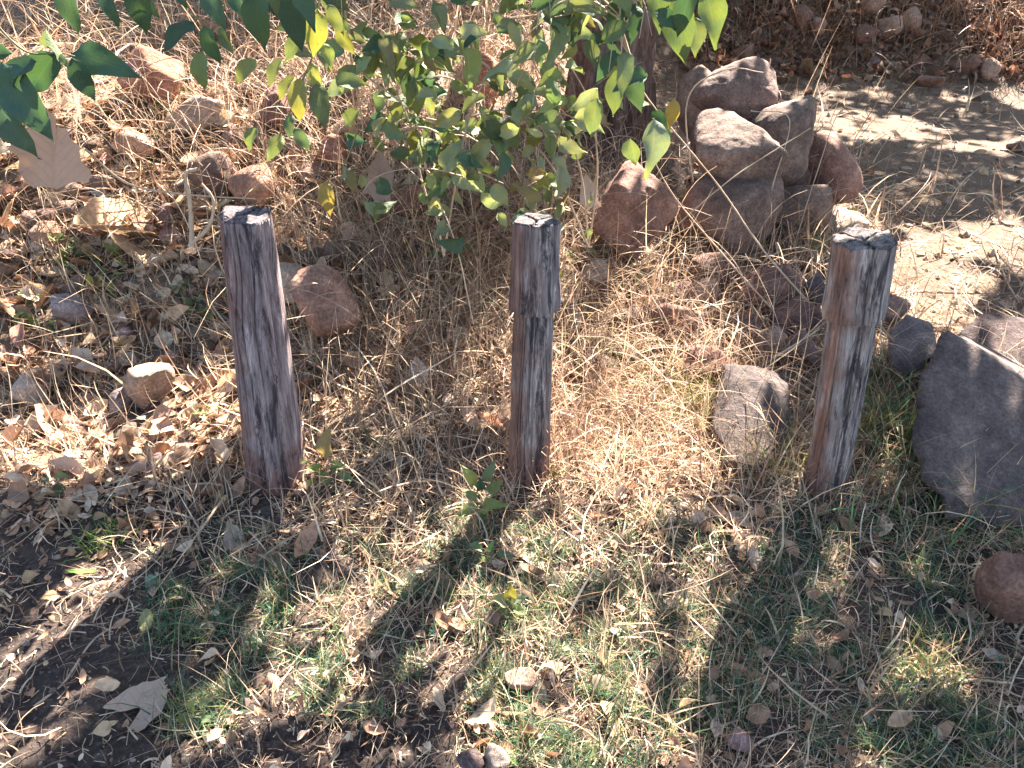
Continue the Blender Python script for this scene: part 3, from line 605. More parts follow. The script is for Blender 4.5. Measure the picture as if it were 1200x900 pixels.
Ls = r_.lognormal(math.log(.125), .5, N)*np.clip(dd/2.3, .6, 2.2)*np.where(py > 620, .7, 1); Wd = np.clip(r_.lognormal(math.log(.003), .5, N), .0013, .009)*np.clip(dd/2.2, .65, 2.6)
c = pal(N, STRAW, r_, .3); far = sm(7.5, 9, P[:, 1])[:, None]; c = c*(1-far)+far*pal(N, [(.25, .13, .08), (.18, .1, .07), (.36, .22, .14)], r_, .3)
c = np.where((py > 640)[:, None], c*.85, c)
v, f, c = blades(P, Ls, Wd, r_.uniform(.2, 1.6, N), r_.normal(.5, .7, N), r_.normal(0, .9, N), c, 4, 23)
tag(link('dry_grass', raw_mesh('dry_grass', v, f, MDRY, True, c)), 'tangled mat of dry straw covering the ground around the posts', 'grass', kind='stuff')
# --- long arching dry stems
def d_long(px, py):
    d = blob(px, py, [(420, 120, 330, 170, .8), (500, 330, 170, 150, .9), (650, 200, 140, 130, .8), (760, 420, 200, 130, .9), (620, 480, 120, 90, .5), (880, 330, 130, 90, .4), (60, 60, 160, 100, .6), (1150, 20, 130, 60, .5), (1050, 480, 70, 110, .4), (150, 260, 200, 80, .25)])
    return d*(1-onpath(px, py))
P, px, py = scatter(24000, d_long, seed=31, box=(-120, -40, 1320, 620)); r_ = np.random.default_rng(32); N = len(P); dd = proj(P)[2]
v, f, c = blades(P, r_.lognormal(math.log(.34), .35, N)*np.clip(dd/3.4, .7, 1.6), r_.uniform(.002, .0042, N)*np.clip(dd/3, .8, 2.3), r_.uniform(0, .7, N), r_.normal(1.5, .6, N), r_.normal(0, .8, N),
                 pal(N, [(.5, .36, .23), (.36, .22, .14), (.6, .46, .32), (.27, .17, .11)], r_, .25), 9, 33, .4)
tag(link('dry_stalks', raw_mesh('dry_stalks', v, f, MDRY, True, c)), 'arching dead grass stalks tangled behind the posts and under the shrub', 'grass', kind='stuff')
# --- green grass
GB = [(280, 700, 120, 80, .8), (230, 790, 80, 80, .6), (470, 730, 110, 60, .8), (420, 800, 90, 50, .5), (620, 770, 90, 60, .5), (800, 640, 90, 50, .6), (700, 830, 150, 70, .7), (880, 680, 130, 70, .55), (1000, 800, 180, 90, .5), (1080, 870, 150, 60, .5), (1120, 650, 120, 60, .5), (125, 625, 40, 25, .6), (560, 640, 160, 50, .4), (120, 330, 60, 50, .12), (700, 730, 160, 60, .5), (660, 880, 110, 50, .6), (560, 690, 80, 40, .3), (1000, 640, 200, 60, .3)]
def d_green(px, py):
    return np.clip(blob(px, py, GB)*np.clip(.45+1.2*vn(px/30, py/24, 0, 95), 0, 1.3)*(1-blob(px, py, [(60, 700, 130, 140, 1.)])), 0, 1)
P, px, py = scatter(150000, d_green, seed=41, box=(-100, 540, 1320, 1000)); r_ = np.random.default_rng(42); N = len(P)
gcol = pal(N, GREEN+[(.3, .3, .13)], r_, .3)
v, f, c = blades(P, r_.lognormal(math.log(.048), .4, N), np.clip(r_.lognormal(math.log(.0025), .4, N), .0012, .006), r_.uniform(.1, 1.2, N), r_.normal(.6, .6, N), r_.normal(0, .5, N), gcol, 3, 43, .1)
tag(link('green_grass', raw_mesh('green_grass', v, f, MGREEN, True, c)), 'short green grass growing in patches in front of the posts', 'grass', kind='stuff')
def tuft(px, py, n, ht, seed, label, cols=GREEN, spread=.06, wd=(.002, .005), curl=.9):
    r_ = np.random.default_rng(seed); g = G(px, py); P = np.zeros((n, 3)); P[:, :2] = r_.normal(0, spread, (n, 2))+g[:2]; P[:, 2] = h(P[:, 0], P[:, 1])
    v, f, c = blades(P, r_.uniform(.5, 1.1, n)*ht, r_.uniform(*wd, n), r_.uniform(0, .7, n), r_.normal(curl, .4, n), r_.normal(0, .4, n), pal(n, cols, r_, .25), 7, seed+1, .05)
    return tag(link('grass_tuft', raw_mesh('grass_tuft', v-g, f, MGREEN, True, c), None, g), label, 'grass')
MIXG = GREEN+[(.4, .33, .18), (.5, .42, .26), (.3, .28, .1)]
tuft(1040, 520, 240, .34, 61, 'tall green and straw coloured grass tuft between the right post and the large boulder', MIXG+[(.16, .34, .12), (.3, .4, .14)], .08, (.003, .007))
tuft(1080, 590, 200, .27, 62, 'mixed green grass tuft at the foot of the large grey boulder', MIXG+[(.16, .34, .12), (.55, .45, .3)], .11, (.003, .007))
tuft(1035, 450, 130, .27, 63, 'green yellow tuft right behind the middle of the right post', MIXG)
tuft(905, 560, 190, .24, 64, 'straw coloured tuft leaning at the left foot of the right post', [(.5, .4, .25), (.42, .3, .19), (.3, .28, .1), (.1, .19, .05)], .05)
tuft(120, 640, 60, .10, 65, 'bright green tuft with a sunlit crest near the dark soil at the left', [(.12, .25, .04), (.2, .3, .06)], .03)
tuft(640, 700, 50, .08, 66, 'thin green tuft below the middle post beside the pale dead leaf', MIXG, .04)
tuft(1150, 620, 70, .12, 67, 'low green tuft above the brown rock at the right edge', MIXG, .07)
tuft(810, 480, 170, .22, 68, 'yellow green sunlit tuft left of the leaning slab', [(.3, .33, .08), (.5, .42, .22), (.2, .3, .07)], .08)
tuft(720, 430, 170, .23, 69, 'sunlit straw and green tuft right of the middle post', [(.3, .33, .08), (.5, .42, .22), (.55, .45, .28)], .1)
tuft(850, 780, 60, .10, 70, 'dark green tuft in shade above the orange brown leaf', MIXG, .06)
tuft(640, 562, 70, .11, 71, 'wispy straw tuft crossing the foot of the middle post', [(.5, .42, .25), (.3, .33, .1)], .022)
tuft(440, 530, 70, .14, 72, 'pale green wispy tuft left of the middle post', MIXG+[(.5, .4, .25)], .07)
tuft(1085, 790, 60, .12, 73, 'sunlit golden green tuft in the shaded lower right', [(.4, .38, .14), (.2, .3, .06), (.55, .4, .25)], .04)
# --- litter: leaves and crumbs
LEAFC = [(.50, .36, .23), (.60, .46, .32), (.36, .22, .14), (.66, .54, .40), (.42, .26, .17), (.28, .18, .12)]
def d_leaf(px, py):
    d = .35+.5*sm(110, 60, py)*sm(820, 900, px)+blob(px, py, [(130, 350, 300, 280, .75), (450, 290, 200, 140, .4), (1050, 30, 260, 90, .8), (900, 60, 120, 50, .7)])-.22*sm(600, 680, py)
    return np.clip(d*(1-.8*onpath(px, py))*np.clip(.6+.9*vn(px/33, py/24, 0, 99), .1, 1.3), 0, 1)*(1-.6*blob(px, py, [(40, 850, 230, 130, 1.)]))
P, px, py = scatter(34000, d_leaf, seed=51); r_ = np.random.default_rng(52); N = len(P); dd = proj(P)[2]; P[:, 2] += r_.uniform(.004, .03, N)
c = pal(N, LEAFC, r_, .25); far = sm(7.5, 9, P[:, 1])[:, None]; c = c*(1-far*.45)*np.array([1, .96, .92])
v, f, c = leaf_quads(P, .42, r_.lognormal(math.log(.025), .62, N)*np.clip(dd/2.4, .8, 2.6)*(1+.45*blob(px, py, [(130, 350, 300, 280, 1.)])), c, 53, .55, .3, .5)
tag(link('leaf_litter', raw_mesh('leaf_litter', v, f, MLIT, True, c)), 'brown dead leaf fragments littering the ground', 'leaf litter', kind='stuff')
def crumbs(N, seed, dens, size, cols, name, label, cat, box=(-170, -50, 1370, 990)):
    P, px, py = scatter(N, dens, box, seed); r_ = np.random.default_rng(seed+1); N = len(P); dd = proj(P)[2]
    V0, F0 = ICO[1]; n0 = len(V0); s = r_.lognormal(math.log(size), .5, N)*np.clip(dd/2, .7, 3)
    sc = s[:, None, None]*r_.uniform(.5, 1.2, (N, 1, 3))*(1+.35*r_.normal(size=(N, n0, 1))*.6)
    V = P[:, None]+V0[None]*sc; F = (F0[None]+np.arange(N)[:, None, None]*n0).reshape(-1, 3)
    return tag(link(name, raw_mesh(name, V.reshape(-1, 3), F, MPB, False, np.repeat(pal(N, cols, r_, .3), n0, 0))), label, cat, kind='stuff')
crumbs(9000, 71, lambda x, y: np.clip(.15+blob(x, y, [(120, 780, 300, 170, .8), (300, 600, 180, 70, .6), (500, 860, 200, 70, .6), (900, 830, 150, 80, .4)])*1-.1*onpath(x, y), 0, 1), .0045, [(.06, .04, .03), (.1, .07, .055), (.14, .1, .08), (.2, .16, .13)], 'soil_crumbs', 'dark crumbs of soil on the bare earth', 'soil')
crumbs(8000, 75, lambda x, y: .9*onpath(x, y)+.3*sm(90, 60, y), .006, [(.2, .15, .11), (.3, .23, .17), (.38, .3, .23)], 'gravel', 'fine gravel on the dusty path', 'gravel')
P, px, py = scatter(9000, lambda x, y: sm(102, 84, y)*(.5+.4*vn(x/40, y/12, 0, 5)), (800, -60, 1330, 112), 91); r_ = np.random.default_rng(92); N = len(P); P[:, 2] += r_.uniform(.01, .08, N)
v, f, c = leaf_quads(P, .6, r_.lognormal(math.log(.085), .35, N), pal(N, [(.34, .21, .14), (.24, .14, .095), (.44, .31, .21), (.17, .105, .075), (.36, .18, .11)], r_, .25), 93, .6, .3, .5)
tag(link('bank_litter', raw_mesh('bank_litter', v, f, MLIT, True, c)), 'reddish brown dead leaves heaped on the far bank', 'leaf litter', kind='stuff')
P, px, py = scatter(2600, lambda x, y: sm(95, 70, y)*(.35+.6*sm(1020, 1180, x)), (820, -60, 1330, 100), 95); r_ = np.random.default_rng(96); N = len(P)
v, f, c = blades(P, r_.lognormal(math.log(.6), .4, N), r_.uniform(.007, .014, N), r_.uniform(0, 1.2, N), r_.normal(1., .8, N), r_.normal(0, 1, N), pal(N, [(.30, .17, .115), (.22, .125, .09), (.4, .28, .19)], r_, .3), 7, 97, .4)
tag(link('bank_brush', raw_mesh('bank_brush', v, f, MDRY, True, c)), 'reddish dry brush and twigs tangled on the far bank', 'brush', kind='stuff')
# fine chaff: tiny straw bits everywhere
P, px, py = scatter(30000, lambda x, y: np.clip(.55+.25*onpath(x, y)-.35*blob(x, y, [(40, 850, 230, 130, 1.)]), 0, 1), seed=81); r_ = np.random.default_rng(82); N = len(P); dd = proj(P)[2]
v, f, c = blades(P+np.array([0, 0, .004]), r_.lognormal(math.log(.022), .5, N)*np.clip(dd/2, .7, 2.6), r_.uniform(.001, .004, N)*np.clip(dd/2, .6, 2), r_.uniform(1.2, 1.65, N), r_.normal(0, .3, N), r_.normal(0, .6, N), pal(N, STRAW+LEAFC, r_, .3), 2, 83, .5)
tag(link('straw_chaff', raw_mesh('straw_chaff', v, f, MDRY, True, c)), 'short broken bits of straw strewn over soil and path', 'straw', kind='stuff')

# ---------------------------------------------------------------- single leaves
def leaf_mesh(seed, wid=.5, bend=.35, fold=.18, wav=.03, mat=None, nl=9, tipp=1.6):
    r_ = np.random.default_rng(seed); V, U = [], []
    for i in range(nl+1):
        t = i/nl; w = wid*.5*(math.sin(math.pi*min(1, t**.72)))**.8*(1 if t < .6 else (1-((t-.6)/.4)**tipp*.55)); w = max(w, .004)
        if i == nl: w = .003
        for s_ in (-1, -.5, 0, .5, 1):
            z = -bend*t*t+fold*abs(s_)*w*2+wav*math.sin(t*9+s_*2.3+seed)*abs(s_); V.append((s_*w*(1+.05*r_.normal()), t, z)); U.append((.5+s_*.5, t))
    F = [[i*5+j, i*5+j+1, i*5+j+6, i*5+j+5] for i in range(nl) for j in range(4)]
    return raw_mesh('leaf', V, F, mat, True, uv=np.array(U))
GL = [leaf_mesh(k, [.5, .56, .46, .62, .42, .52][k], [.35, .15, .5, .25, .6, .05][k], [.2, .45, .1, .35, -.25, .5][k], .07, mat=ML) for k in range(6)]
def place_leaf(parent, base, direction, size, color, mesh=None, facing=None, name='leaf', r_=random):
    """leaf blade from base along direction; parent is an unrotated Empty"""
    d = Vector(direction).normalized(); f = Vector(facing) if facing is not None else Vector((r_.uniform(-.6, .6), -.6, r_.uniform(.3, 1)))
    x = d.cross(f).normalized(); z = x.cross(d).normalized()
    o = link(name, mesh or r_.choice(GL), parent); off = parent.location if parent else Vector((0, 0, 0))
    m = Matrix((x, d, z)).transposed().to_4x4(); m.translation = Vector(base)-off
    o.matrix_local = m @ Matrix.Diagonal((size, size, size, 1)); o.color = (*color, 1)
    return o
GC = {'d': (.04, .08, .056), 'm': (.095, .135, .075), 'l': (.14, .175, .08), 'y': (.19, .19, .06), 'g': (.18, .21, .14), 'b': (.24, .19, .06), 'o': (.18, .15, .08)}
def jit(c, a=.2):
    k = random.uniform(1-a, 1+a); return (c[0]*k*random.uniform(.9, 1.1), c[1]*k, c[2]*k*random.uniform(.85, 1.15))
def px_leaves(root, L, Yd, fac=None):
    """L: (basex, basey, tipx, tipy, kind) in photograph pixels, hanging in the plane about Yd"""
    for bx, by, tx, ty, kd in L:
        y = Yd+random.uniform(-.08, .08); b = atY(bx, by, y); t = atY(tx, ty, y-random.uniform(0, .06))
        ln = np.linalg.norm(t-b); ms = GL[0] if ty-by > 15 else random.choice(GL)
        place_leaf(root, b, t-b, ln*1.04, jit(GC[kd]), ms, fac or (random.uniform(-.5, .5), -1, random.uniform(.2, .9)))
def px_twig(root, pts, Yd, r0=.003, r1=.0015, mat=None, name='twig'):
    p = spline([atY(x, y, Yd+(k*.01)) for k, (x, y) in enumerate(pts)], 8*len(pts)); v, f = tube(p-np.array(root.location), np.linspace(r0, r1, len(p)), 5)
    return link(name, raw_mesh(name, v, f, mat or MGT), root)
t = thing('overhanging_branch', atY(-40, -40, 1.75), 'dark green leafy twig reaching in from the left edge at the top', 'branch')
px_twig(t, [(-40, -40), (-10, 20), (30, 60), (70, 62), (88, 66)], 1.75); px_twig(t, [(-40, 40), (-5, 75), (12, 95)], 1.77)
px_leaves(t, [(75, 66, 52, 34, 'm'), (85, 62, 146, 80, 'd'), (84, 68, 108, 119, 'd'), (66, 62, 24, 112, 'd'), (0, 72, 46, 156, 'd'), (-8, 108, 24, 180, 'd'), (40, 70, -8, 100, 'd'), (70, 64, 76, 76, 'm'), (14, 62, -22, 66, 'd'), (-15, 80, -30, 150, 'd')], 1.75)
t = thing('overhanging_branch', atY(120, -80, 1.8), 'leafy branch hanging over the top edge at the upper left', 'branch')
px_twig(t, [(50, -70), (130, -40), (230, -20), (300, -22), (370, -10)], 1.82); px_twig(t, [(200, -25), (225, 15), (238, 30), (236, 60)], 1.8)
px_leaves(t, [(78, -26, 80, 36, 'd'), (128, -24, 126, 30, 'd'), (160, -24, 166, 40, 'd'), (150, -18, 178, 12, 'm'), (228, 28, 187, 48, 'd'), (242, -18, 254, 24, 'd'), (240, 30, 252, 76, 'd'), (236, 60, 232, 106, 'm'), (258, 32, 268, 62, 'm'), (300, -16, 302, 58, 'd'), (338, -8, 350, 56, 'd'), (345, -14, 370, 26, 'd'), (320, -20, 330, 22, 'm'), (205, -20, 214, 8, 'd'), (268, -12, 284, 18, 'd')], 1.8)
t = thing('leafy_twig', atY(380, -60, 2.3), 'sunlit yellow green hanging twig right of the upper left branch', 'branch')
px_twig(t, [(380, -60), (372, 20), (365, 70), (350, 95)], 2.3); px_twig(t, [(365, 70), (340, 130), (325, 165)], 2.32)
px_leaves(t, [(372, 10, 368, 68, 'y'), (352, 92, 346, 140, 'y'), (366, 74, 372, 110, 'y'), (378, 50, 392, 80, 'l'), (372, 98, 378, 146, 'm'), (342, 134, 336, 158, 'm'), (330, 158, 314, 186, 'l'), (300, 70, 272, 94, 'l'), (358, 40, 330, 66, 'l'), (385, 5, 400, 40, 'l'), (330, 70, 310, 96, 'l'), (345, 90, 322, 112, 'y'), (345, 150, 362, 176, 'm'), (300, 150, 284, 176, 'm'), (395, 30, 410, 62, 'y')], 2.3)
t = thing('leafy_twig', atY(384, 195, 2.7), 'single yellow spotted leaf hanging low between left and middle posts', 'leaf')
px_twig(t, [(420, 150), (405, 190), (388, 205), (384, 214)], 2.7); px_leaves(t, [(382, 213, 384, 252, 'b'), (405, 196, 415, 222, 'o')], 2.7)
# the leafy shrub in the middle: stems and some two hundred leaves
def shrub(name, label, stems, nleaf, Yd, size, kinds, seed, spread=26, extra=()):
    random.seed(seed); b = stems[0][0]; root = thing(name, G(b[0], b[1]) if b[1] > 60 else atY(b[0], b[1], Yd), label, 'shrub'); pts = []
    for st in stems:
        y = Yd+random.uniform(-.12, .12); p = spline([atY(x, q, y+random.uniform(-.05, .05)) for x, q in st], 10*len(st)); pts.append(p)
        v, f = tube(p-np.array(root.location), np.linspace(.0045, .0016, len(p)), 5); link('stem', raw_mesh('stem', v, f, MTW), root)
    for i in range(30):
        p0 = random.choice(pts); k = random.randrange(4, len(p0)-6); a = p0[k]; d = np.array([random.gauss(0, .5), random.gauss(-.1, .3), random.uniform(-.3, .6)]); L_ = random.uniform(.2, .42)
        p = spline([a, a+d*L_*.4+np.array([0, 0, .03]), a+d*L_*.8, a+d*L_+np.array([0, 0, -.08])], 14); pts.append(p)
        v, f = tube(p-np.array(root.location), np.linspace(.0028, .001, 14), 4); link('stem', raw_mesh('stem', v, f, MTW), root)
    for i in range(nleaf):
        p = random.choice(pts); k = int((random.random()**.7)*(len(p)-1)); q = p[k]+np.array([random.gauss(0, spread), random.gauss(0, spread), random.gauss(0, spread)])*Yd/FPX
        d = np.array([random.gauss(0, .8), random.gauss(-.25, .5), random.uniform(-1.1, .35)])
        place_leaf(root, q, d, random.uniform(*size)*Yd/FPX, jit(GC[random.choice(kinds)], .3), facing=(random.gauss(0, .5), -.8, random.uniform(0, 1.1)))
    return root
shrub('leafy_shrub', 'leafy shrub with drooping grey green leaves left of the middle post top', [[(520, 300), (500, 200), (470, 120), (440, 60), (430, -20)], [(520, 300), (540, 180), (560, 110), (590, 70), (620, 60)], [(505, 250), (490, 180), (520, 140), (540, 130)], [(470, 120), (430, 90), (405, 70), (400, 0)], [(440, 60), (480, 40), (520, 10), (540, -30)], [(400, -30), (410, 60), (425, 150), (420, 190)], [(540, 180), (500, 150), (455, 160), (430, 190)], [(560, 110), (520, 90), (480, 100), (450, 130)], [(500, 200), (520, 215), (550, 200), (590, 215)]], 230, 3.0, (18, 40), 'mmglglgdg', 5, 24)
shrub('leafy_shrub', 'leafy shrub covering the tree trunk with pale and dark green leaves above the middle post', [[(690, 290), (680, 200), (650, 120), (620, 60), (600, -20)], [(690, 290), (650, 200), (610, 150), (600, 110)], [(690, 290), (700, 200), (690, 120), (660, 60), (650, 0)], [(660, 60), (640, 20), (590, 20), (560, -20)]], 110, 3.0, (16, 38), 'mglglgyo', 6, 24)
t = shrub('leafy_branch', 'dark green branch hanging in front of the tree trunk right of the middle post', [[(760, -60), (745, 0), (730, 40), (728, 80)], [(745, 0), (700, 10), (650, 20)], [(745, 0), (790, -10), (840, -20)], [(730, 40), (750, 100), (770, 130)]], 44, 2.3, (28, 52), 'dmmdg', 7, 20)
px_leaves(t, [(766, 138, 770, 206, 'g'), (790, -8, 802, 72, 'm'), (825, -14, 848, 50, 'l'), (812, -14, 790, 40, 'd'), (770, -20, 775, 34, 'm'), (745, 5, 740, 45, 'd'), (730, 80, 712, 132, 'm'), (738, 76, 748, 128, 'd'), (722, 60, 700, 90, 'd'), (790, 116, 786, 150, 'b'), (815, 20, 818, 66, 'm'), (690, -10, 680, 30, 'g'), (700, 115, 690, 160, 'm')], 2.3)
# small plants growing on the ground
def seedling(px, py, label, leaves, name='seedling', ht=.05, seed=1):
    random.seed(seed); g = G(px, py); root = thing(name, g, label, 'plant'); st = []
    tip = g+np.array([0, -.01, ht]); v, f = tube(spline([g-np.array([0, 0, .01]), g+np.array([.004, 0, ht*.5]), tip], 8)-g, .0016, 5); link('stem', raw_mesh('stem', v, f, MGT), root)
    dp = proj(tip)[2]
    for (lx, ly, s, k) in leaves:                     # offsets in pixels of the leaf's centre from the foot
        c = atY(px+lx, py+ly, g[1]-.02); d = c-tip; d = d/(np.linalg.norm(d)+1e-6); d[2] -= .05; d[1] -= .15
        ln = s*dp/FPX; b = c-d*ln*.5
        place_leaf(root, b, d, ln, jit(GC[k]), random.choice(GL[:4]), (random.uniform(-.2, .2), -.45, 1))
    return root
seedling(566, 612, 'young plant with bright green oval leaves left of the foot of the middle post', [(-14, -52, 30, 'l'), (6, -56, 28, 'm'), (14, -40, 26, 'm'), (-12, -32, 26, 'm'), (8, -20, 38, 'l'), (-20, -12, 30, 'l'), (-3, -44, 20, 'd'), (0, 2, 26, 'm')], seed=2, ht=.07)
seedling(596, 722, 'pale sunlit seedling in the near grass below the middle post', [(-10, -18, 26, 'g'), (8, -20, 24, 'g'), (2, -4, 26, 'm'), (-14, -2, 22, 'l'), (14, -6, 20, 'l'), (2, -28, 24, 'y')], seed=3, ht=.04)
seedling(340, 562, 'bright green plantlet touching the right foot of the leftmost post', [(-6, -20, 26, 'm'), (8, -22, 26, 'l'), (-14, -8, 22, 'm'), (12, -4, 24, 'm'), (2, 4, 22, 'l')], seed=4, ht=.05)
seedling(382, 572, 'plant with one yellow brown blotched leaf right of the leftmost post', [(-2, -50, 40, 'o'), (-14, -22, 22, 'l'), (14, -24, 24, 'm'), (0, -8, 22, 'l'), (24, -12, 20, 'm'), (16, 4, 18, 'm'), (-18, -4, 16, 'l')], seed=5, ht=.06)
seedling(230, 850, 'bright green feathery sprout beside the big pale torn leaf', [(-10, -22, 22, 'l'), (6, -26, 20, 'l'), (-16, -8, 20, 'm'), (10, -8, 20, 'm'), (-2, 6, 22, 'd'), (16, 12, 20, 'm'), (-4, -16, 16, 'l')], seed=6, ht=.03)
seedling(522, 312, 'dark green weed in the shaded hollow left of the middle post', [(-16, -14, 24, 'm'), (6, -22, 24, 'l'), (16, -6, 22, 'm'), (-6, -2, 22, 'd'), (-24, -28, 20, 'm'), (24, -22, 20, 'l')], seed=7, ht=.06)
seedling(60, 575, 'small green plant in dead leaves near the left edge', [(-8, -14, 22, 'm'), (10, -18, 20, 'l'), (12, 0, 20, 'm'), (-10, 4, 20, 'm')], seed=8, ht=.04)
seedling(245, 500, 'little sunlit green sprig left of the leftmost post', [(-12, -18, 16, 'l'), (0, -8, 16, 'l'), (12, 0, 18, 'l'), (-4, -22, 14, 'y')], seed=9, ht=.03)
seedling(575, 655, 'dark low green plant below the young plant at the middle post', [(-18, -14, 22, 'm'), (0, -12, 22, 'd'), (16, -6, 22, 'm'), (2, 6, 26, 'm'), (-16, 2, 20, 'l')], seed=10, ht=.03)
seedling(860, 455, 'yellowing leafy sprout above the leaning slab', [(0, -8, 24, 'b'), (-14, 4, 20, 'l'), (-18, -8, 16, 'y')], seed=11, ht=.03)
random.seed(9)
for (x0, y0, x1, y1, n, lb, gp) in [(20, 290, 250, 400, 16, 'small bright green weed in the sunlit straw left of the posts', 'small weeds at the left'), (100, 60, 260, 220, 8, 'tiny green weed on the stony embankment at the upper left', 'tiny weeds on the embankment'), (660, 300, 760, 350, 5, 'small yellow green weed right of the middle post top', 'small weeds right of the middle post'), (870, 240, 1040, 310, 7, 'small green weed at the foot of the rock pile', 'small weeds by the rock pile')]:
    for i in range(n):
        x, y = random.uniform(x0, x1), random.uniform(y0, y1); s = random.uniform(10, 17)
        o = seedling(x, y, lb, [(random.uniform(-s, s), -random.uniform(0, s*1.3), random.uniform(.8, 1.2)*s, random.choice('lyml')) for _ in range(7)], 'weed', .03, seed=i*7+int(x0)); o['group'] = gp
# ---------------------------------------------------------------- dead leaves one can point to
def outline_leaf(name, px, py, size, pts, color, label, rot=0, tilt=(0, 0), holes=0, curl=.12, Yd=None, lift=.012, seed=1):
    """pts: outline in a unit square, filled as a fan of rings with wrinkles"""
    r_ = np.random.default_rng(seed); pts = np.array(pts, float); n = len(pts); pp = np.vstack([pts, pts[:1]]); d = np.r_[0, np.cumsum(np.linalg.norm(np.diff(pp, axis=0), axis=1))]
    t = np.linspace(0, d[-1], 72, endpoint=False); O = np.stack([np.interp(t, d, pp[:, k]) for k in (0, 1)], 1); O = O+.008*r_.normal(size=O.shape); c = O.mean(0)
    V, U = [], []; K = 7
    for k in range(K):
        s = (k+.02)/(K-1+.02); Q = c+(O-c)*s; z = curl*1.6*((Q[:, 0]-c[0])**2+(Q[:, 1]-c[1])**2*.4)+.09*vn(Q[:, 0]*3, Q[:, 1]*3, 0, seed)*s+.03*vn(Q[:, 0]*9, Q[:, 1]*9, 0, seed)+.05*np.abs(Q[:, 0]-c[0])
        V.append(np.column_stack([Q-c, z])); U.append(np.clip(Q*.5+.5, 0, 1))
    V = np.vstack(V); U = np.vstack(U); i = np.arange(K-1)[:, None]*72; j = np.arange(72)[None]; k = (j+1) % 72
    F = np.stack([i+j, i+k, i+72+k, i+72+j], -1).reshape(-1, 4)
    g = G(px, py) if Yd is None else atY(px, py, Yd); s = size*proj(g)[2]/FPX
    o = link(name, raw_mesh(name, V*s*.5, F, MLD, True, uv=U), None, g+np.array([0, 0, lift if Yd is None else 0])); o.rotation_euler = (R(tilt[0]), R(tilt[1]), R(rot)); o.color = (*color, 1)
    return tag(o, label, 'leaf')
torn = [(.55, 1.0), (.5, .75), (.62, .72), (.55, .6), (.75, .62), (.66, .5), (.86, .46), (.74, .38), (.84, .2), (.8, .0), (.78, -.25), (.55, -.5), (.25, -.75), (-.1, -1.), (.02, -.7), (.2, -.4), (.25, -.1), (.15, .0), (-.1, -.05), (-.35, -.15), (-.55, -.1), (-.8, -.15), (-.75, .1), (-.55, .4), (-.35, .62), (0, .72), (.3, .85)]
teak = [(-.15, 1.), (.1, .85), (.1, .6), (.35, .55), (.45, .3), (.75, .1), (.7, -.2), (.98, -.45), (.9, -.75), (.5, -.7), (.1, -.85), (-.2, -.8), (-.45, -.85), (-.6, -.6), (-.75, -.5), (-.7, -.1), (-.9, 0), (-.7, .3), (-.45, .6), (-.35, .85)]
ovalr = [(0, 1), (.3, .8), (.52, .4), (.55, 0), (.45, -.5), (.2, -.85), (0, -1), (-.25, -.8), (-.5, -.4), (-.52, .1), (-.35, .6), (-.12, .9)]
arrow = [(0, 1), (.35, .6), (.6, .1), (.5, -.5), (.62, -.9), (.2, -.75), (-.1, -.95), (-.4, -.6), (-.6, -.65), (-.5, -.1), (-.35, .4)]
outline_leaf('dead_leaf', 168, 830, 84, torn, (.46, .34, .25), 'large pale torn leaf lying on the dark soil at the lower left', 0, (8, 0), seed=4, lift=.02)
outline_leaf('dead_leaf', 63, 182, 100, teak, (.50, .33, .22), 'huge tan dry leaf standing in the sun at the upper left', 0, (62, 0), seed=5, Yd=3.15)
outline_leaf('dead_leaf', 490, 441, 44, arrow, (.62, .55, .48), 'pale dry leaf with a dark hole propped between left and middle posts', 10, (55, 0), seed=6, Yd=2.62)
outline_leaf('dead_leaf', 575, 505, 36, ovalr, (.55, .24, .12), 'orange brown dry leaf touching the left side of the middle post', 80, (28, 0), seed=7, lift=.03)
outline_leaf('dead_leaf', 552, 503, 34, arrow, (.52, .36, .26), 'tan dry leaf just left of the orange one by the middle post', 40, (25, 0), seed=8, lift=.03)
outline_leaf('dead_leaf', 625, 657, 44, ovalr, (.52, .43, .34), 'pale folded leaf lying diagonal below the middle post', 55, (10, 20), seed=9)
outline_leaf('dead_leaf', 632, 818, 32, ovalr, (.50, .50, .36), 'pale greenish upright leaf beside the small tan block of stone', 15, (35, 0), seed=10)
outline_leaf('dead_leaf', 886, 804, 36, ovalr, (.33, .2, .11), 'brown oval leaf lying flat in shaded grass at lower right', 75, (6, 0), seed=11)
outline_leaf('dead_leaf', 1166, 771, 34, arrow, (.48, .36, .26), 'tan leaf in shade near the lower right edge', 60, (8, 0), seed=12)
outline_leaf('dead_leaf', 1172, 716, 44, [(0, 1), (.2, .6), (.22, 0), (.3, -.6), (.1, -1), (-.1, -.5), (-.15, .1), (-.12, .6)], (.6, .48, .28), 'narrow curled straw yellow leaf under the brown rock at the right edge', 55, (15, 0), seed=13)
outline_leaf('dead_leaf', 884, 662, 32, ovalr, (.5, .42, .34), 'pointed pale leaf standing in grass between middle and right posts', 20, (40, 0), seed=14, lift=.02)
outline_leaf('dead_leaf', 870, 612, 50, arrow, (.55, .46, .36), 'crumpled pale leaf left of the foot of the right post', 100, (12, 0), seed=15)
outline_leaf('dead_leaf', 325, 658, 44, ovalr, (.42, .3, .2), 'tan leaf below the leftmost post in the shaded grass', 60, (15, 0), seed=16)
outline_leaf('dead_leaf', 275, 635, 42, arrow, (.48, .38, .28), 'tan curled leaf left below the leftmost post', 30, (30, 0), seed=17, lift=.02)
outline_leaf('dead_leaf', 173, 733, 30, ovalr, (.28, .27, .12), 'olive leaf on the dark soil above the big torn leaf', 15, (25, 0), seed=18)
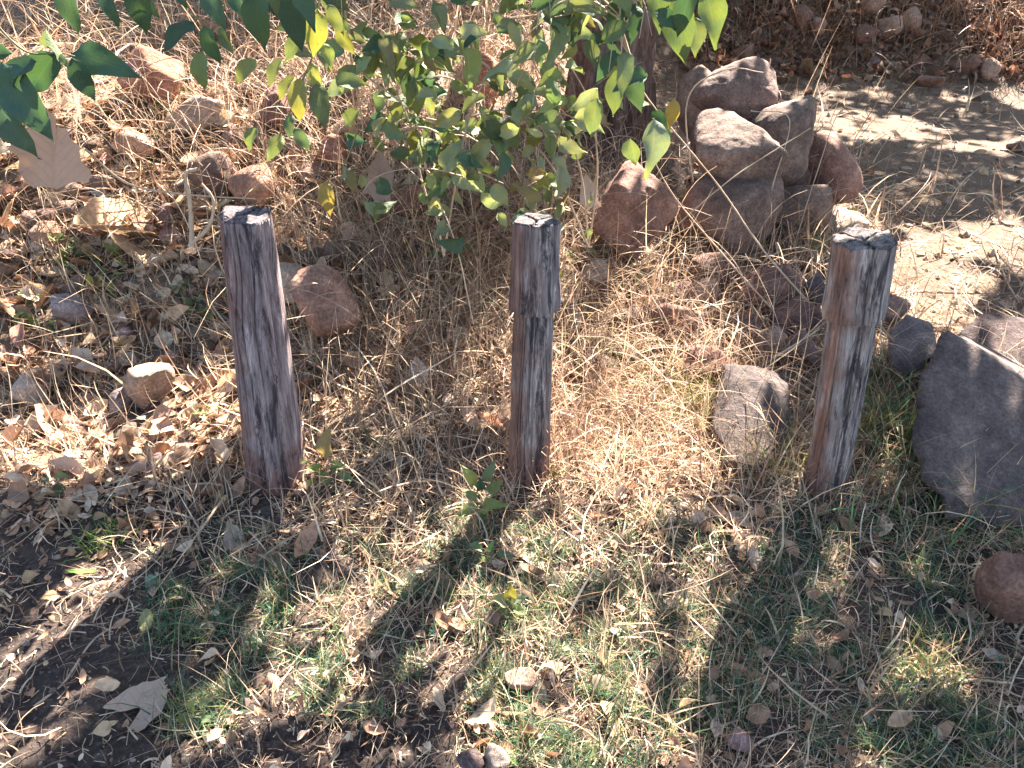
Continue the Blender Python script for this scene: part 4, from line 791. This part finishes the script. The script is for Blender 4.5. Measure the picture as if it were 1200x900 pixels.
outline_leaf('dead_leaf', 98, 674, 36, [(0, 1), (.2, .6), (.25, 0), (.2, -.6), (0, -1), (-.2, -.5), (-.25, .1), (-.15, .6)], (.14, .24, .06), 'green narrow leaf lying on the dark soil at the left', 100, (10, 0), seed=19)
outline_leaf('dead_leaf', 178, 684, 20, ovalr, (.18, .32, .22), 'small round pale blue green leaf on soil left of centre', 30, (15, 0), seed=20)
outline_leaf('dead_leaf', 30, 531, 50, arrow, (.6, .52, .4), 'pale leaf in the sun near the left edge below the tan stone', 80, (12, 0), seed=21)
outline_leaf('dead_leaf', 75, 597, 30, ovalr, (.55, .46, .36), 'white grey leaf on dark litter at the left', 10, (15, 0), seed=22)
outline_leaf('dead_leaf', 242, 460, 46, arrow, (.56, .4, .26), 'sunlit tan leaf close to the left side of the leftmost post', 75, (20, 0), seed=23)
outline_leaf('dead_leaf', 447, 212, 64, arrow, (.30, .22, .17), 'long grey brown dry leaf hanging under the shrub', -20, (75, 0), seed=24, Yd=3.3)
outline_leaf('dead_leaf', 690, 228, 44, arrow, (.5, .38, .29), 'tan dry leaf leaning beside the angular reddish rock', 20, (60, 0), seed=25, Yd=3.45)
outline_leaf('dead_leaf', 772, 563, 40, arrow, (.55, .46, .37), 'pale dry leaf in the straw right of the middle post foot', 60, (14, 0), seed=26)
outline_leaf('dead_leaf', 515, 825, 34, [(0, 1), (.3, .7), (.35, .1), (.3, -.6), (.05, -1), (-.15, -.4), (-.3, .1), (-.2, .7)], (.58, .45, .3), 'small cream and tan leaf in near grass below the middle post', 25, (20, 0), seed=27)
outline_leaf('dead_leaf', 605, 892, 36, ovalr, (.10, .22, .06), 'fresh green leaf lying at the bottom edge', 100, (10, 0), seed=28)
outline_leaf('dead_leaf', 820, 480+20, 36, ovalr, (.5, .3, .1), 'orange leaf in straw left of the leaning slab', 60, (20, 0), seed=29, lift=.03)
outline_leaf('dead_leaf', 365, 250+0, 28, ovalr, (.5, .36, .24), 'tan leaf right of the top of the leftmost post', 70, (20, 0), seed=30, lift=.03)
DLm = [leaf_mesh(40+k, [.5, .7, .62, .8, .5][k], [.3, -.25, .5, .1, -.4][k], [.5, .3, -.4, .25, .6][k], .06, MLD, 8) for k in range(5)]
def dead_group(n, box, size, label, group, seed, cols, lift=.02):
    random.seed(seed)
    for i in range(n):
        x, y = random.uniform(box[0], box[2]), random.uniform(box[1], box[3]); g = G(x, y); g[2] += random.uniform(.008, lift)
        a = random.uniform(0, 6.28); s = random.uniform(*size)*proj(g)[2]/FPX
        o = place_leaf(None, g, (math.cos(a), math.sin(a), random.uniform(-.1, .45)), s, jit(random.choice(cols), .2), random.choice(DLm), (random.gauss(0, .4), random.gauss(-.3, .4), 1), 'dead_leaf')
        tag(o, label, 'leaf', group)
dead_group(100, (-20, 230, 270, 600), (16, 42), 'curled tan dead leaf in the sunlit straw left of the leftmost post', 'dead leaves left of the posts', 11, LEAFC, .05)
dead_group(42, (-20, 90, 420, 240), (20, 44), 'pale dry leaf among stones on the left embankment', 'dead leaves on the embankment', 12, LEAFC+[(.6, .5, .38)], .05)
dead_group(55, (300, 220, 620, 480), (16, 36), 'brown dead leaf in the shaded grass between left and middle posts', 'dead leaves between left and middle posts', 13, LEAFC, .05)
dead_group(30, (640, 380, 930, 620), (14, 30), 'dead leaf caught in straw between middle and right posts', 'dead leaves between middle and right posts', 14, LEAFC, .06)
dead_group(46, (180, 600, 1180, 900), (12, 26), 'small brown dead leaf lying in the near green grass', 'dead leaves in the near grass', 15, LEAFC)
dead_group(20, (0, 600, 180, 880), (10, 24), 'small dry leaf on the dark soil at the lower left', 'dead leaves on the dark soil', 16, LEAFC)
# ---------------------------------------------------------------- stems one can point to
def stem(pts, Ys, r, label, name='dry_stem', mat=None, cat='stem', pods=()):
    P = np.array([atY(x, y, Yk) for (x, y), Yk in zip(pts, Ys)]); root = P[0]; p = spline(P, 10*len(P))
    v, f = tube(p-root, np.linspace(r, r*.55, len(p))*(1+.16*vn(np.arange(len(p))*.9, r*999, 0, 3)), 8); v = v+(r*.22)*np.stack([vn(v[:, 0]*120, v[:, 1]*120, v[:, 2]*60, q_) for q_ in (1, 2, 3)], -1)
    o = link(name, raw_mesh(name, v, f, mat or MTW), None, root)
    return tag(o, label, cat)
def gy(x, y): return G(x, y)[1]
stem([(700, 395), (760, 300), (850, 215), (950, 150)], [3.1, 3.3, 3.5, 3.6], .004, 'thin dry stem rising to the right across the face of the large foot boulder')
stem([(985, 395), (900, 300), (840, 215), (770, 130)], [3.0, 3.2, 3.4, 3.5], .005, 'long reddish stem slanting down across the rock pile from upper left')
stem([(925, 385), (840, 290), (790, 230), (762, 180)], [3.0, 3.2, 3.3, 3.35], .004, 'second slanting stem below the long reddish one across the pile')
stem([(815, 235), (805, 120), (850, 82), (895, 85)], [3.9, 4.0, 4.0, 4.05], .004, 'dry stem arching over the topmost boulder of the pile')
stem([(930, 290), (958, 200), (985, 130), (1010, 150)], [3.9, 4.0, 4.1, 4.1], .003, 'thin stem curling beside the right end boulder')
stem([(880, 320), (905, 220), (925, 140), (880, 130)], [3.7, 3.8, 3.9, 3.9], .0035, 'thin dry stem bending left in front of the tilted boulder')
stem([(690, 425), (740, 385), (800, 372), (850, 350)], [2.75, 2.85, 2.95, 3.0], .004, 'pale forked twig reaching right from the middle post')
stem([(555, 380), (535, 290), (510, 230), (470, 190)], [2.7, 2.8, 2.9, 2.95], .003, 'reddish stem curving left behind the middle post')
stem([(225, 290), (223, 240), (218, 205), (232, 198)], [2.95, 3.0, 3.02, 3.0], .011, 'thick broken branch stub standing left of the leftmost post top')
stem([(222, 288), (245, 265), (250, 235), (236, 215)], [2.95, 2.97, 3.0, 3.0], .009, 'crooked branch forking beside the broken stub at the leftmost post')
stem([(100, 175), (150, 215), (220, 228), (300, 233)], [3.4, 3.35, 3.3, 3.3], .006, 'pale horizontal stick on the embankment above the leftmost post')
stem([(40, 828), (75, 800), (110, 750), (165, 712), (172, 660)], [gy(40, 828), gy(75, 800), gy(110, 750), gy(165, 712), gy(172, 660)], .0035, 'long pale curved root lying over the dark soil at the lower left')
stem([(845, 852), (875, 838), (905, 822), (935, 810)], [gy(845, 852)-.01, gy(875, 838)-.01, gy(905, 822)-.01, gy(935, 810)-.01], .003, 'pale straight stick in shaded grass at the lower right')
stem([(695, 897), (712, 870), (722, 845)], [gy(695, 897)-.01, gy(712, 870)-.01, gy(722, 845)-.01], .003, 'brown twig at the bottom edge in the near grass')
stem([(1098, 818), (1110, 803), (1140, 797), (1185, 801)], [gy(1098, 818)-.01, gy(1110, 803)-.01, gy(1140, 797)-.01, gy(1185, 801)-.01], .005, 'fuzzy orange brown twig curving at the lower right edge')
stem([(905, 420), (930, 405), (960, 386)], [2.6, 2.65, 2.7], .005, 'yellow bamboo like stem slanting behind the middle of the right post')
stem([(1165, 290), (1180, 330), (1195, 355)], [gy(1165, 290)-.02, gy(1180, 330)-.02, gy(1195, 355)-.02], .006, 'white sunlit straw lying on the path at the right edge')
stem([(1200, 780), (1140, 790)], [1.45, 1.4], .002, 'thin pale stalk lying at the lower right edge')

# ---------------------------------------------------------------- a wording of its own for each of the many small things
LM = [(287, 250, 'the top of the leftmost post'), (305, 400, 'the middle of the leftmost post'), (325, 560, 'the foot of the leftmost post'), (629, 262, 'the top of the middle post'), (620, 400, 'the waist of the middle post'), (620, 560, 'the foot of the middle post'),
      (1012, 280, 'the top of the right post'), (985, 430, 'the middle of the right post'), (967, 570, 'the foot of the right post'), (168, 830, 'the large torn leaf'), (63, 180, 'the huge tan leaf'), (84, 364, 'the smooth grey stone'), (171, 458, 'the tan rock'),
      (36, 460, 'the roundish left edge stone'), (383, 356, 'the round brown boulder'), (341, 333, 'the pale pinkish rock'), (252, 205, 'the dark round boulder'), (296, 219, 'the orange brown rock'), (233, 136, 'the white topped rock'), (182, 92, 'the reddish blocky rock'),
      (159, 169, 'the pinkish smooth stone'), (323, 132, 'the maroon rock'), (386, 180, 'the orange red rock'), (484, 240, 'the dark red rock in the hollow'), (450, 304, 'the brown stone in the hollow'), (490, 441, 'the leaf with a hole'), (560, 503, 'the orange brown leaf'),
      (610, 798, 'the small block of stone'), (582, 888, 'the pale stone at the bottom edge'), (566, 590, 'the oval leaved plant'), (596, 715, 'the pale sunlit seedling'), (625, 657, 'the pale folded leaf'), (742, 246, 'the angular reddish rock'), (857, 256, 'the large foot boulder'),
      (905, 340, 'the angular dark red rock'), (822, 342, 'the pinkish pile stone'), (790, 375, 'the flattish brown rock'), (885, 490, 'the leaning slab'), (1130, 490, 'the large grey boulder'), (1186, 684, 'the brown rock at the right edge'), (886, 804, 'the brown oval leaf'),
      (1166, 771, 'the tan leaf by the right edge'), (884, 662, 'the pointed pale leaf'), (325, 658, 'the tan leaf below the leftmost post'), (173, 733, 'the olive leaf'), (868, 869, 'the pinkish grey stone'), (700, 322, 'the pale lit rock'), (230, 850, 'the feathery sprout'),
      (940, 20, 'the tan stone high on the bank'), (1043, 32, 'the sunlit bank stone'), (1137, 76, 'the low brown bank stone'), (1090, 96, 'the flat stone at the bank foot'), (872, 62, 'the bank stone above the pile'), (1162, 82, 'the upright reddish bank stone')]
def hue(c, leaf):
    r, g, b = c; m_ = max(c)
    if g > r*1.02: return 'green'
    if leaf: return 'cream' if m_ > .58 else 'tan' if m_ > .45 else 'brown' if m_ > .3 else 'dark brown'
    return ''
used = set()
bpy.context.view_layer.update()
todo = [o for o in SC.objects if o.parent is None and o.get('group') and o.get('category') in ('leaf', 'stone', 'plant')]
def vis(o): p = proj(np.array(o.location)); return float(p[0]), float(p[1])
small = {}
for o in todo:
    x, y = vis(o); sz = (o.scale[0] if o.get('category') != 'plant' else .03)*FPX/proj(np.array(o.location))[2]
    cat = o['category']; big = {'leaf': 30, 'stone': 11, 'plant': 99}[cat]; adj = 'bigger' if sz > big else 'small' if sz > big*.62 else 'tiny'
    if cat == 'stone': mt = o.data.materials[0].name; col = {'grey_basalt': 'grey', 'brown_basalt': 'brown', 'pale_stone': 'pale tan'}[mt]
    else: col = hue(tuple(o.color)[:3], True) if cat == 'leaf' else 'green'
    kind = {'leaf': 'dead leaf', 'stone': 'stone', 'plant': 'weed'}[cat]
    near = sorted(LM, key=lambda l: (l[0]-x)**2+(l[1]-y)**2)[:6]; ok = False
    for l in near:
        dx, dy = x-l[0], y-l[1]; d = math.hypot(dx, dy)
        a = ('right of' if dx > 0 else 'left of') if abs(dx) > 2*abs(dy) else ('below' if dy > 0 else 'above') if abs(dy) > 2*abs(dx) else (('below' if dy > 0 else 'above')+(' right of' if dx > 0 else ' left of'))
        q = 'right by, ' if False else ('close' if d < 28 else 'a little' if d < 60 else 'some way' if d < 110 else 'far'); lb = f'{adj} {col} {kind} {q} {a} {l[2]}'.replace('  ', ' ').replace('a little ', 'slightly ').replace('some way ', 'well ')
        if lb not in used: used.add(lb); o['label'] = lb; ok = True; break
    if not ok: small[o.name] = (x, y)
print('unlabelled', len(small), 'tris', sum(len(o.data.loops)-2*len(o.data.polygons) for o in SC.objects if o.type == 'MESH' and o.data.users > 0)/1e6)
for o in SC.objects:
    if o.type == 'MESH' and len(o.data.polygons) > 60000: print(o.name, len(o.data.polygons))
